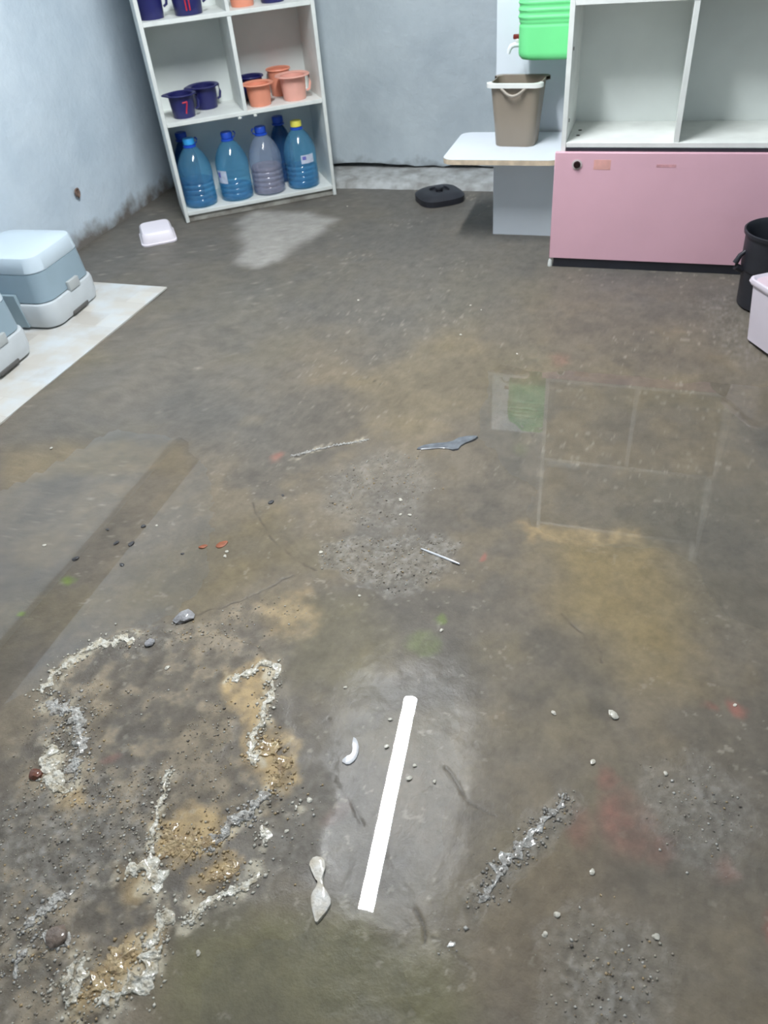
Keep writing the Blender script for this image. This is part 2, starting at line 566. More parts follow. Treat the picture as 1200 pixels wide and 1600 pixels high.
# crusts along the scaled patch: floor points, half width, height, kind, seed
CRUSTS = [
    ([(66, 1084), (82, 1060), (112, 1034), (150, 1010), (192, 1000), (214, 1000)], .010, .006, 'M_cw', 1),
    ([(70, 1100), (95, 1108), (120, 1112), (128, 1125)], .012, .005, 'M_cg', 2),
    ([(120, 1115), (124, 1145), (126, 1172), (117, 1200), (122, 1215)], .010, .006, 'M_cg', 3),
    ([(78, 1165), (76, 1190), (84, 1220), (92, 1238), (110, 1238)], [.010, .012, .010, .008, .004], .007, 'M_cw', 4),
    ([(266, 1206), (258, 1240), (247, 1270), (242, 1305), (233, 1348)], [.003, .005, .005, .004, .002], .005, 'M_cw', 5),
    ([(362, 1066), (392, 1052), (416, 1038), (432, 1044), (428, 1062)], .006, .006, 'M_cw', 6),
    ([(428, 1064), (426, 1084), (418, 1104), (412, 1128), (398, 1152), (394, 1180), (400, 1200)], .006, .006, 'M_cw', 7),
    ([(412, 1150), (424, 1170), (440, 1192), (440, 1216), (424, 1240)], [.010, .015, .012, .010, .006], .006, 'M_co', 8),
    ([(420, 1240), (396, 1262), (372, 1284), (346, 1312), (322, 1336)], .008, .006, 'M_cg', 9),
    ([(258, 1296), (276, 1318), (300, 1330), (324, 1326), (340, 1300)], [.014, .018, .018, .016, .008], .005, 'M_co', 10),
    ([(196, 1368), (216, 1358), (240, 1360), (248, 1378), (246, 1398)], [.008, .012, .012, .008, .005], .006, 'M_cw', 11),
    ([(262, 1418), (268, 1430), (256, 1450), (240, 1470), (222, 1484)], [.006, .012, .010, .010, .008], .007, 'M_cw', 12),
    ([(244, 1482), (236, 1510), (214, 1536), (186, 1554), (150, 1574)], [.008, .012, .014, .012, .006], .007, 'M_cw', 13),
    ([(214, 1484), (190, 1500), (170, 1520), (150, 1540), (130, 1560)], [.010, .016, .014, .012, .006], .005, 'M_co', 14),
    ([(132, 1500), (130, 1530), (116, 1560), (104, 1576)], .007, .006, 'M_cw', 15),
    ([(92, 1545), (112, 1530), (118, 1505)], .007, .005, 'M_cw', 16),
    ([(404, 1362), (392, 1382), (372, 1392), (340, 1400), (316, 1414), (306, 1432), (286, 1444)], [.010, .005, .004, .009, .009, .004, .006], .004, 'M_cw', 17),
    ([(362, 1342), (364, 1354), (346, 1366), (322, 1378)], [.006, .008, .008, .006], .004, 'M_co', 18),
    ([(42, 1455), (58, 1435), (92, 1405), (118, 1392)], .006, .006, 'M_cg', 19),
    ([(20, 1530), (34, 1500), (46, 1485)], .007, .006, 'M_cg', 20),
    ([(70, 1460), (84, 1478), (106, 1478), (112, 1458)], .005, .006, 'M_cg', 21),
    ([(410, 1290), (414, 1308), (408, 1322)], [.006, .006, .004], .003, 'M_cw', 22),
    ([(455, 714), (485, 706), (520, 698), (560, 692), (576, 688)], .0018, .0012, 'M_cg', 23),
    ([(884, 1242), (850, 1285), (820, 1320), (790, 1352), (764, 1390), (748, 1412)], [.004, .007, .009, .010, .009, .005], .0040, 'M_cr', 24),
    ([(698, 1478), (712, 1476)], [.010, .010], .005, 'M_cg', 25),
    ([(460, 1262), (463, 1264)], [.007, .007], .003, 'M_cw', 26),
]
lime = np.zeros(X.shape); ochl = np.zeros(X.shape)
for pts, wd, hg, mk, sd in CRUSTS:
    if mk == 'M_cr': continue
    w0 = max(wd) if isinstance(wd, list) else wd
    dd = line_d(Xw, Yw, gp(*pts)) + fbm(X, Y, 45, 3, sd) * .010
    k_ = 1 - sstep(w0 * .4, w0 * 2.6 + .004, dd)
    if mk == 'M_co': ochl = np.maximum(ochl, k_)
    else: lime = np.maximum(lime, k_ * (1 if mk == 'M_cw' else .6))
base = blend(base, np.clip(ochl * (.6 + n_fine * 1.2), 0, 1) * .8, C3(190, 164, 120))
base = blend(base, np.clip(lime * (.45 + n_fine * 1.6 + n_grit * .5), 0, 1) * .8, C3(206, 196, 174))
# pale scattered specks of plaster and lime
speck = np.clip((fbm(X, Y, 60, 3, 55) - .5) * 9, 0, 1) * np.clip(fbm(X, Y, 4, 3, 57) * 1.6 + .35, 0, 1)
base = blend(base, speck * .36, C3(190, 182, 166))
# cracks
cracks = np.full(X.shape, 1e9)
for pts in (
    [(515, 1125), (526, 1150), (522, 1200), (520, 1222), (545, 1255), (565, 1285)],
    [(600, 1330), (640, 1390), (664, 1440), (668, 1470)],
    [(680, 1468), (712, 1485), (740, 1512)],
    [(392, 785), (410, 815), (432, 852), (470, 880), (492, 893)],
    [(574, 590), (600, 602), (640, 640)],
    [(690, 1200), (740, 1260), (790, 1290)],
    [(300, 960), (380, 940), (460, 900)],
    [(880, 960), (930, 1010), (945, 1040)],
):
    cracks = np.minimum(cracks, crackd(pts))
cr_m = (1 - sstep(.0006, .0042, cracks)) * np.clip(.55 + n_fine * 1.2 + n_mid * .6, 0, 1)
base = blend(base, cr_m * .7, C3(62, 55, 48))
base = base * (1 + n_fine[..., None] * .17 + n_grit[..., None] * .12)
base = np.clip(base * K, .01, .9)

# relief: lips, scaled plates, grit
pool = np.zeros(X.shape)
for pts, s, k in (
    ([(775, 560), (1260, 530), (1260, 1010), (1150, 960), (1080, 865), (960, 850), (862, 838), (838, 815), (834, 750), (800, 738), (762, 690), (758, 630)], .06, 1.25),
    ([(575, 1075), (690, 1060), (700, 1150), (680, 1300), (640, 1440), (540, 1440), (530, 1300), (560, 1180)], .07, 1.25),
    ([(-20, 690), (120, 660), (290, 680), (330, 760), (330, 900), (290, 960), (200, 995), (110, 1030), (50, 1085), (-40, 1110)], .09, 1.0),
    ([(160, 1060), (300, 1010), (380, 1030), (370, 1150), (300, 1200), (200, 1180), (150, 1130)], .05, .8),
    ([(330, 1480), (440, 1450), (640, 1450), (660, 1640), (300, 1640)], .09, 1.0),
    ([(150, 1370), (230, 1370), (240, 1440), (170, 1470), (120, 1440)], .04, .8),
):
    pool = np.maximum(pool, k * area(pts, s))
relief = .0016 + n_mid * .0011 + n_big * .0008 + n_fine * .00028
relief -= np.clip(pool, 0, 1) * .0036
relief += rough * (n_grit * .0020 + fbm(X, Y, 150, 2, 77) * .0007 + .0006)
plate = area([(65, 1085), (80, 1060), (112, 1033), (152, 1008), (200, 995), (300, 985), (400, 1020), (435, 1040), (432, 1075), (420, 1110), (405, 1160), (442, 1192), (440, 1222), (418, 1247), (368, 1287), (322, 1336), (270, 1332), (248, 1300), (236, 1345), (252, 1390), (268, 1430), (246, 1490), (226, 1530), (190, 1560), (150, 1582), (96, 1562), (60, 1500), (0, 1520), (0, 1280), (120, 1240), (118, 1130)], .006)
edge_b = np.clip(plate * (1 - plate) * 4, 0, 1)
relief += plate * .0045 + plate * np.clip(n_fine, -.6, 1) * .0012
sheet = area([(455, 712), (576, 690), (700, 690), (722, 842), (716, 880), (600, 928), (502, 882), (430, 840), (400, 780)], .006)
relief += sheet * .0018
relief -= cr_m * .0015
Zf = base_z + relief
wet = np.clip(.7 + n_big * .3 - far * .2 - dry * .5 + pool * .2 + rough * .3, .1, 1)
under = 1 - sstep(-.0012, .0004, Zf - WATER)
wet = wet * (1 - .1 * under) * (.40 + .7 * rough)
rgh = np.clip(rough + cr_m * .3 + far * .25 + scal * .35 - pool * .5, 0, 1)

nx, ny = X.shape
me = bpy.data.meshes.new('floor')
me.vertices.add(nx * ny)
me.vertices.foreach_set('co', np.stack([X, Y, Zf], -1).astype(np.float32).ravel())
ii, jj = np.meshgrid(np.arange(nx - 1), np.arange(ny - 1), indexing='ij')
q = np.stack([ii * ny + jj, (ii + 1) * ny + jj, (ii + 1) * ny + jj + 1, ii * ny + jj + 1], -1).reshape(-1, 4)
me.loops.add(q.size); me.polygons.add(len(q))
me.loops.foreach_set('vertex_index', q.ravel().astype(np.int32))
me.polygons.foreach_set('loop_start', (np.arange(len(q)) * 4).astype(np.int32))
me.polygons.foreach_set('loop_total', np.full(len(q), 4, np.int32))
me.polygons.foreach_set('use_smooth', np.ones(len(q), bool))
me.update(calc_edges=True)
ca = me.attributes.new('tone', 'FLOAT_COLOR', 'POINT')
ca.data.foreach_set('color', np.concatenate([base, np.ones(X.shape + (1,))], -1).astype(np.float32).ravel())
for nm, arr in (('wet', wet), ('grit', rgh)):
    a_ = me.attributes.new(nm, 'FLOAT', 'POINT'); a_.data.foreach_set('value', arr.astype(np.float32).ravel())
floor = bpy.data.objects.new('floor', me); col.objects.link(floor)
floor['kind'] = 'structure'; tag(floor, 'wet, worn and stained concrete floor with scaled patches')

m = bpy.data.materials.new('wet_concrete'); m.use_nodes = True
nt = m.node_tree; p = nt.nodes['Principled BSDF']
def attr(nm):
    a = nt.nodes.new('ShaderNodeAttribute'); a.attribute_name = nm; return a
at_c, at_w, at_g = attr('tone'), attr('wet'), attr('grit')
g = nt.nodes.new('ShaderNodeNewGeometry')
nn = nt.nodes.new('ShaderNodeTexNoise'); nn.inputs['Scale'].default_value = 120; nn.inputs['Detail'].default_value = 6; nn.inputs['Roughness'].default_value = .7
nt.links.new(g.outputs['Position'], nn.inputs['Vector'])
n6 = nt.nodes.new('ShaderNodeTexNoise'); n6.inputs['Scale'].default_value = 18; n6.inputs['Detail'].default_value = 8; n6.inputs['Roughness'].default_value = .65
nt.links.new(g.outputs['Position'], n6.inputs['Vector'])
def math_(op, a=None, b=None, c=None):
    x = nt.nodes.new('ShaderNodeMath'); x.operation = op
    for i, v in enumerate((a, b, c)):
        if v is None: continue
        if isinstance(v, (int, float)): x.inputs[i].default_value = v
        else: nt.links.new(v, x.inputs[i])
    return x.outputs[0]
k1 = math_('MULTIPLY_ADD', n6.outputs['Fac'], .55, .72)
k2 = math_('MULTIPLY_ADD', nn.outputs['Fac'], .30, .85)
kk = math_('MULTIPLY', k1, k2)
vm = nt.nodes.new('ShaderNodeVectorMath'); vm.operation = 'SCALE'
nt.links.new(at_c.outputs['Color'], vm.inputs[0]); nt.links.new(kk, vm.inputs['Scale'])
nt.links.new(vm.outputs[0], p.inputs['Base Color'])
p.inputs['Roughness'].default_value = .62
p.inputs['Specular IOR Level'].default_value = .35
nt.links.new(at_w.outputs['Fac'], p.inputs['Coat Weight'])
cr_ = math_('MULTIPLY_ADD', at_g.outputs['Fac'], -.10, .22)
nt.links.new(cr_, p.inputs['Coat Roughness'])
p.inputs['Coat IOR'].default_value = 1.34
bp = nt.nodes.new('ShaderNodeBump'); bp.inputs['Distance'].default_value = .004
nt.links.new(nn.outputs['Fac'], bp.inputs['Height']); bp.inputs['Strength'].default_value = .5
nt.links.new(bp.outputs[0], p.inputs['Normal'])
bc = nt.nodes.new('ShaderNodeBump'); bc.inputs['Distance'].default_value = .009
nt.links.new(nn.outputs['Fac'], bc.inputs['Height'])
nt.links.new(math_('MULTIPLY_ADD', at_g.outputs['Fac'], .9, .06), bc.inputs['Strength'])
nt.links.new(bc.outputs[0], p.inputs['Coat Normal'])
me.materials.append(m)

# standing water: one level sheet, clipped to where the concrete lies below it
below = Zf < WATER + .0002
cell = below[:-1, :-1] | below[1:, :-1] | below[:-1, 1:] | below[1:, 1:]
cell &= (slope_xy(X, Y) < WATER + .002)[:-1, :-1] & (Y[:-1, :-1] > -.1) & (X[:-1, :-1] < 1.85) & (X[:-1, :-1] > -2.5)
sel = np.argwhere(cell)
vid = -np.ones(nx * ny, int)
qq = np.stack([sel[:, 0] * ny + sel[:, 1], (sel[:, 0] + 1) * ny + sel[:, 1], (sel[:, 0] + 1) * ny + sel[:, 1] + 1, sel[:, 0] * ny + sel[:, 1] + 1], -1)
used = np.unique(qq); vid[used] = np.arange(len(used))
wm = bpy.data.meshes.new('puddle_water')
wm.vertices.add(len(used))
wm.vertices.foreach_set('co', np.stack([X.ravel()[used], Y.ravel()[used], np.full(len(used), WATER)], -1).astype(np.float32).ravel())
wq = vid[qq]
wm.loops.add(wq.size); wm.polygons.add(len(wq))
wm.loops.foreach_set('vertex_index', wq.ravel().astype(np.int32))
wm.polygons.foreach_set('loop_start', (np.arange(len(wq)) * 4).astype(np.int32))
wm.polygons.foreach_set('loop_total', np.full(len(wq), 4, np.int32))
wm.polygons.foreach_set('use_smooth', np.ones(len(wq), bool))
wm.update(calc_edges=True)
m = bpy.data.materials.new('clear_water'); m.use_nodes = True
nt = m.node_tree; nt.nodes.clear()
out = nt.nodes.new('ShaderNodeOutputMaterial')
t = nt.nodes.new('ShaderNodeBsdfTransparent'); t.inputs[0].default_value = (1, 1, 1, 1)
gl = nt.nodes.new('ShaderNodeBsdfGlossy'); gl.inputs['Roughness'].default_value = .012
fr = film_fresnel(nt, 1.62)
mx = nt.nodes.new('ShaderNodeMixShader')
nt.links.new(fr.outputs[0], mx.inputs[0]); nt.links.new(t.outputs[0], mx.inputs[1]); nt.links.new(gl.outputs[0], mx.inputs[2])
nt.links.new(mx.outputs[0], out.inputs['Surface'])
wm.materials.append(m)
wo = bpy.data.objects.new('puddle_water', wm); col.objects.link(wo)
tag(wo, 'thin clear sheet of water pooled over the low parts of the floor', 'water', kind='stuff')

def ground(x, y):
    """height of the modelled floor"""
    i = int(np.clip(np.searchsorted(gx, x) - 1, 0, nx - 2)); j = int(np.clip(np.searchsorted(gy, y) - 1, 0, ny - 2))
    fx = (x - gx[i]) / (gx[i + 1] - gx[i]); fy = (y - gy[j]) / (gy[j + 1] - gy[j])
    return float((Zf[i, j] * (1 - fx) + Zf[i + 1, j] * fx) * (1 - fy) + (Zf[i, j + 1] * (1 - fx) + Zf[i + 1, j + 1] * fx) * fy)


# crusts: raised flakes of old screed and plaster, each a piece of the floor
M_cw = mat('wet_lime_crust', srgb(234, 230, 218), .45, .2, 70, .8, 160, coat=1.0, c2=srgb(186, 172, 146))
M_co = mat('wet_ochre_crust', srgb(200, 176, 134), .45, .2, 60, .8, 160, coat=1.0, c2=srgb(150, 124, 88))
M_cg = mat('wet_grey_crust', srgb(214, 211, 205), .45, .2, 70, .9, 170, coat=1.0, c2=srgb(150, 142, 132))  # lightened partly in place of glints on the wet edges
M_cr = mat('wet_ridge', srgb(196, 194, 190), .35, .2, 70, .8, 170, coat=1.0, c2=srgb(146, 140, 132))  # pale tone stands in for lamp glints along the ridge
for m in (M_cw, M_co, M_cg, M_cr): m.node_tree.nodes['Principled BSDF'].inputs['Coat Roughness'].default_value = .11


CRUST_W = 2.2
CRUST_PTS = []


def crust(pts, wid, hgt, m, seed, nacross=13, step=.003):
    """an irregular raised ridge along a polyline of floor points; wid may be one number or one per point"""
    q = gp(*pts)
    if not isinstance(wid, (list, tuple)): wid = [wid] * len(q)
    wid = [v * CRUST_W for v in wid]
    P, W = [], []
    for (a, b), (wa, wb_) in zip(zip(q, q[1:]), zip(wid, wid[1:])):
        L = math.dist(a, b); n = max(2, int(L / step))
        for k in range(n):
            t = k / n; P.append((a[0] + (b[0] - a[0]) * t, a[1] + (b[1] - a[1]) * t)); W.append(wa + (wb_ - wa) * t)
    P.append(q[-1]); W.append(wid[-1])
    n = len(P)
    CRUST_PTS.extend((x_, y_, w_, m.name) for (x_, y_), w_ in zip(P, W))
    bm = bmesh.new(); rows = []
    for i, (x, y) in enumerate(P):
        a = P[max(0, i - 2)]; b = P[min(n - 1, i + 2)]
        tx, ty = b[0] - a[0], b[1] - a[1]; l = math.hypot(tx, ty) or 1
        nxv, nyv = -ty / l, tx / l
        s = i * step
        e = min(1, (i + .6) / 4, (n - i - .4) / 4)
        j0, j1 = (float(vnoise(np.array([s * 90.]), np.array([k * 3.3]), seed + k)[0]) for k in (0, 1))
        j2, j3 = (float(vnoise(np.array([s * 230.]), np.array([k * 2.1]), seed + 20 + k)[0]) for k in (0, 1))
        wl_, wr_ = W[i] * max(.10, .50 + .60 * j0 + .25 * j2) * e + .0005, W[i] * max(.10, .50 + .60 * j1 + .25 * j3) * e + .0005
        jc = float(vnoise(np.array([s * 60.]), np.array([.5]), seed + 5)[0]) * W[i] * .4
        row = []
        for k in range(nacross):
            f = k / (nacross - 1) * 2 - 1
            d = (wl_ if f < 0 else wr_) * f + jc
            h = math.sqrt(max(0, 1 - abs(f) ** 3))
            px_, py_ = x + nxv * d, y + nyv * d
            gz = float(fbm(np.array([px_]), np.array([py_]), 130, 4, seed + 9, .65)[0]) * 1.5
            zz = max(ground(px_, py_), WATER - .001) + ((hgt * .8 * max(.1, .5 + .9 * gz) * e + .0008) * h - (.003 if k in (0, nacross - 1) else 0))
            row.append(bm.verts.new((px_, py_, zz)))
        rows.append(row)
    for a, b in zip(rows, rows[1:]):
        for k in range(nacross - 1):
            bm.faces.new((a[k], a[k + 1], b[k + 1], b[k]))
    return obj('crust', bm, m, floor, angle=50)



for pts, wd, hg, mk, sd in CRUSTS:
    crust(pts, wd, hg, {'M_cw': M_cw, 'M_co': M_co, 'M_cg': M_cg, 'M_cr': M_cr}[mk], sd)

# loose crumbs of the worn screed, nobody could count them
rs = np.random.RandomState(5)
dens = np.clip(rough * .7 + scal * np.clip(.15 + n_mid * 1.1 + n_fine * .5, 0, 1) + edge_b * .9, 0, 1) * (Y < 1.9) * (1 - .8 * under)
area_w = np.gradient(gx)[:, None] * np.gradient(gy)[None, :]
pw = (dens ** 1.5 * area_w).ravel(); pw /= pw.sum()
NC = 5200
idx = rs.choice(pw.size, NC, p=pw)
cx_ = X.ravel()[idx] + rs.uniform(-.004, .004, NC); cy_ = Y.ravel()[idx] + rs.uniform(-.004, .004, NC); cz_ = Zf.ravel()[idx]
size = .0010 + .0024 * rs.rand(NC) ** 3
# and the coarser bits that lie along the crusts
NB = 3000
pick = rs.randint(0, len(CRUST_PTS), NB)
cp = np.array([(a, b, c) for a, b, c, _ in CRUST_PTS])[pick]
cmat = [CRUST_PTS[i][3] for i in pick]
bx_ = cp[:, 0] + rs.randn(NB) * cp[:, 2] * .75; by_ = cp[:, 1] + rs.randn(NB) * cp[:, 2] * .75
bz_ = np.array([max(ground(a, b), WATER - .001) for a, b in zip(bx_, by_)])
cx_ = np.concatenate([cx_, bx_]); cy_ = np.concatenate([cy_, by_]); cz_ = np.concatenate([cz_, bz_])
size = np.concatenate([size, .0012 + .0036 * rs.rand(NB) ** 2.5])
N0, NC = NC, NC + NB
octa = np.array([(1, 0, 0), (0, 1, 0), (-1, 0, 0), (0, -1, 0), (0, 0, .7), (0, 0, -.7)], float)
tri = np.array([(0, 1, 4), (1, 2, 4), (2, 3, 4), (3, 0, 4), (1, 0, 5), (2, 1, 5), (3, 2, 5), (0, 3, 5)])
ang = rs.rand(NC) * 6.28
jit = 1 + rs.uniform(-.4, .4, (NC, 6, 1))
vv = octa[None] * jit * size[:, None, None]
vx = vv[..., 0] * np.cos(ang)[:, None] - vv[..., 1] * np.sin(ang)[:, None]; vy = vv[..., 0] * np.sin(ang)[:, None] + vv[..., 1] * np.cos(ang)[:, None]
co = np.stack([vx + cx_[:, None], vy + cy_[:, None], vv[..., 2] + cz_[:, None] + size[:, None] * .3], -1).reshape(-1, 3)
fc = (tri[None] + (np.arange(NC) * 6)[:, None, None]).reshape(-1, 3)
cm = bpy.data.meshes.new('crumbs'); cm.vertices.add(len(co)); cm.vertices.foreach_set('co', co.astype(np.float32).ravel())
cm.loops.add(fc.size); cm.polygons.add(len(fc)); cm.loops.foreach_set('vertex_index', fc.ravel().astype(np.int32))
cm.polygons.foreach_set('loop_start', (np.arange(len(fc)) * 3).astype(np.int32)); cm.polygons.foreach_set('loop_total', np.full(len(fc), 3, np.int32))
cm.update(calc_edges=True)
pal = np.array([C3(200, 196, 188), C3(176, 168, 152), C3(150, 140, 126), C3(184, 158, 118), C3(96, 88, 80)])
cc = pal[rs.choice(5, NC, p=[.22, .25, .25, .16, .12])]
crust_pal = {'wet_lime_crust': C3(216, 210, 196), 'wet_ochre_crust': C3(190, 164, 122), 'wet_grey_crust': C3(190, 186, 180), 'wet_ridge': C3(170, 164, 156)}
cc[N0:] = np.array([crust_pal[n_] for n_ in cmat]) * rs.uniform(.6, 1.1, (NB, 1))
cc = np.repeat(np.concatenate([cc, np.ones((NC, 1))], 1), 6, 0)
ca = cm.attributes.new('tone', 'FLOAT_COLOR', 'POINT'); ca.data.foreach_set('color', cc.astype(np.float32).ravel())
m = bpy.data.materials.new('wet_crumb'); m.use_nodes = True
p = m.node_tree.nodes['Principled BSDF']; p.inputs['Roughness'].default_value = .4; p.inputs['Coat Weight'].default_value = 1; p.inputs['Coat Roughness'].default_value = .04
a_ = m.node_tree.nodes.new('ShaderNodeAttribute'); a_.attribute_name = 'tone'; m.node_tree.links.new(a_.outputs['Color'], p.inputs['Base Color'])
cm.materials.append(m)
co_ = bpy.data.objects.new('crumbs', cm); col.objects.link(co_); co_.parent = floor; co_['kind'] = 'stuff'

# ------------------------------------------------------------------ lamp on the ceiling
def at_mirror(px, py, zl):
    d = ray(px, py); zt = 2 * WATER - zl
    q = np.array([0, 0, H]) + d * ((zt - H) / d[2])
    return np.array([q[0], q[1], zl])


LZ = 2.415
la, lb = at_mirror(642, 1089, LZ), at_mirror(570, 1427, LZ)
lc = (la + lb) / 2; ll = float(np.linalg.norm(la - lb)); lyaw = math.atan2(la[1] - lb[1], la[0] - lb[0])
lamp = thing('strip_lamp', 'long white strip lamp on the ceiling, mirrored as a bright bar in the puddle', 'lamp', (lc[0], lc[1], LZ), lyaw)
bm = bmesh.new()
loft(bm, [[(x, y, z) for y, z in [(.036 * math.cos(t), .004 - .026 * math.sin(t)) for t in np.linspace(0, math.pi, 13)]] for x in (-ll / 2 + .012, ll / 2 - .012)], closed_ring=False)
for s in (-1, 1):
    bm.faces.new([bm.verts.new((s * (ll / 2 - .012), .036 * math.cos(t), .004 - .026 * math.sin(t))) for t in np.linspace(0, math.pi, 13)])
obj('diffuser', bm, emit('lamp_glow', (.93, .97, 1.0, 1), LAMP_STRENGTH), lamp)
obj('housing', B(-ll / 2, ll / 2, -.037, .037, .004, TOP - LZ, .003), mat('lamp_body', srgb(235, 235, 235), .4), lamp)
for s in (-1, 1):
    obj('end_cap', B(s * ll / 2 - .012, s * ll / 2 + .012, -.038, .038, -.018, TOP - LZ, .006), mat('lamp_cap', srgb(225, 228, 230), .4), lamp)

# ------------------------------------------------------------------ materials of the furniture
M_board = mat('white_board', srgb(233, 238, 235), .45, .04, 5)
M_edge = mat('worn_edge', srgb(228, 231, 227), .5, .06, 12)
M_plinth = mat('dirty_plinth', srgb(170, 168, 160), .7, .15, 18, c2=srgb(128, 124, 116))
M_pink = mat('pink_laminate', srgb(232, 184, 198), .4, .03, 4)
M_black = mat('black_plastic', srgb(40, 41, 48), .45, .12, 12)
M_hole = mat('dark_fitting', srgb(60, 56, 52), .6)
M_white = mat('white_laminate', srgb(226, 232, 240), .35, .03, 4)
M_raw = mat('raw_chipboard', srgb(206, 188, 164), .7, .15, 30)
M_bpot = mat('dark_blue_plastic', srgb(36, 38, 96), .38, .1, 8)
M_ppot = mat('peach_plastic', srgb(240, 158, 130), .4, .06, 8)
M_ppot2 = mat('pink_peach_plastic', srgb(240, 178, 162), .4, .06, 8)
M_red = mat('red_paint', srgb(200, 44, 62), .5)


def shelf_unit(name, label, group, loc, rz, W, D, T, levels, top, cols_at, plinth_m, hmax, extra_first=True):
    r = thing(name, label, 'bookcase', loc, rz, group)
    b = .018
    for x in (0, W - b):
        obj('side_panel', B(x, x + b, 0, D, .004, hmax, .0015, 1), M_edge, r)
    obj('back_panel', B(b, W - b, D - .012, D - .004, .03, hmax - .002), M_board, r)
    for i, z in enumerate(levels):
        obj('shelf', B(b, W - b, .001, D - .012, z, z + b, .0015, 1), M_edge, r)
    zs = levels + [top]
    obj('top_panel', B(b, W - b, 0, D, top, top + b, .0015, 1), M_edge, r)
    for i, f in enumerate(cols_at):
        if f: obj('divider', B(W / 2 - b / 2, W / 2 + b / 2, .003, D - .012, zs[i] + b, zs[i + 1], .001, 1), M_edge, r)
    obj('plinth', B(b, W - b, .012, .030, .004, levels[0]), plinth_m, r)
    return r


# the tall unit across the corner, left
LU = at(292, 350)
LYAW = R_(35.7)
unit_l = shelf_unit('shelf_unit', 'white open shelving unit standing askew in the left corner, full of pots and bottles', None,
                    (LU[0], LU[1], 0), LYAW, 0.785, .31, .018, [.036, .440, .840, 1.24], 1.62, [0, 1, 1, 1], M_plinth, 1.638)
for dx, dz in ((.36, -.006), (.435, -.006)):
    o = obj('shelf_clip', B(dx - .008, dx + .008, .004, .02, .428, .44, .002), M_edge, unit_l)
_c, _s = math.cos(LYAW), math.sin(LYAW)


def inl(a, b, z):
    return (LU[0] + a * _c - b * _s, LU[1] + a * _s + b * _c, z)


# the unit on the right with the pink door
unit_r = shelf_unit('shelf_unit', 'white shelving cupboard on the right with a pink door over its bottom compartment', None,
                    (-.345, 3.073, 0), 0, .80, .30, .018, [.036, .447, .889, 1.30], 1.62, [0, 1, 0, 0], M_black, 1.638)  # black plinth stands in for the toe recess in shade
door = obj('door', B(-.017, .812, -.021, -.003, .038, .436, .0015, 1), M_pink, unit_r)
tag(door, 'pink laminate door with a small round lock')
bm = bmesh.new(); lathe(bm, [(.002, -.002), (.009, -.002), (.0105, .003), (.0105, .006), (.0125, .006)], 20, cap0=True, cap1=False)
for v in bm.verts: v.co = Vector((v.co.x, v.co.z, v.co.y))
lk = obj('lock', bm, mat('dark_steel', srgb(48, 34, 34), .35, metal=.6), door, loc=(.065, -.0268, .395)); lk.scale = (1.25, 1, 1.25)
bm = bmesh.new(); lathe(bm, [(.0105, 0), (.0145, 0), (.015, .002), (.0105, .003)], 24, cap0=False, cap1=False)
for v in bm.verts: v.co = Vector((v.co.x, -v.co.z, v.co.y))
obj('lock_ring', bm, mat('pale_ring', srgb(205, 190, 190), .4), door, loc=(.065, -.0212, .395)).scale = (1.25, 1, 1.25)
obj('tape_mark', B(.125, .185, -.0216, -.0208, .378, .412), mat('old_tape', srgb(228, 170, 162), .6, .1, 30), door)
obj('glue_smear', B(.345, .412, -.0216, -.0208, .388, .398, .0003, 1), mat('old_glue', srgb(214, 158, 164), .6, .2, 40), door)
obj('toe_shade_board', B(.0, .80, -.016, .004, .0, .040), M_black, unit_r)  # black board put in for the shade of the toe recess
bm = bmesh.new(); lathe(bm, [(.009, 0), (.010, .004), (.008, .022), (.006, .03)], 14)
obj('foot', bm, M_edge, unit_r, loc=(-.012, -.012, .0))
obj('shadow_gap_strip', B(.019, .781, -.0028, .001, .434, .447), M_black, unit_r)  # black strip painted in for the shade of the gap above the door
for (x, y) in ((.05, .16), (.05, .09)):
    bm = bmesh.new(); lathe(bm, [(.007, 0), (.007, .0015), (.003, .002)], 14)
    obj('cam_fitting', bm, M_hole, unit_r, loc=(x, y, .4652))
for (y, z) in ((.03, .76), (.04, .53)):
    bm = bmesh.new(); lathe(bm, [(.006, 0), (.006, .0015), (.003, .002)], 14)
    for v in bm.verts: v.co = Vector((v.co.z, v.co.x, v.co.y))
    obj('cam_fitting', bm, M_hole, unit_r, loc=(.0182, y, z))

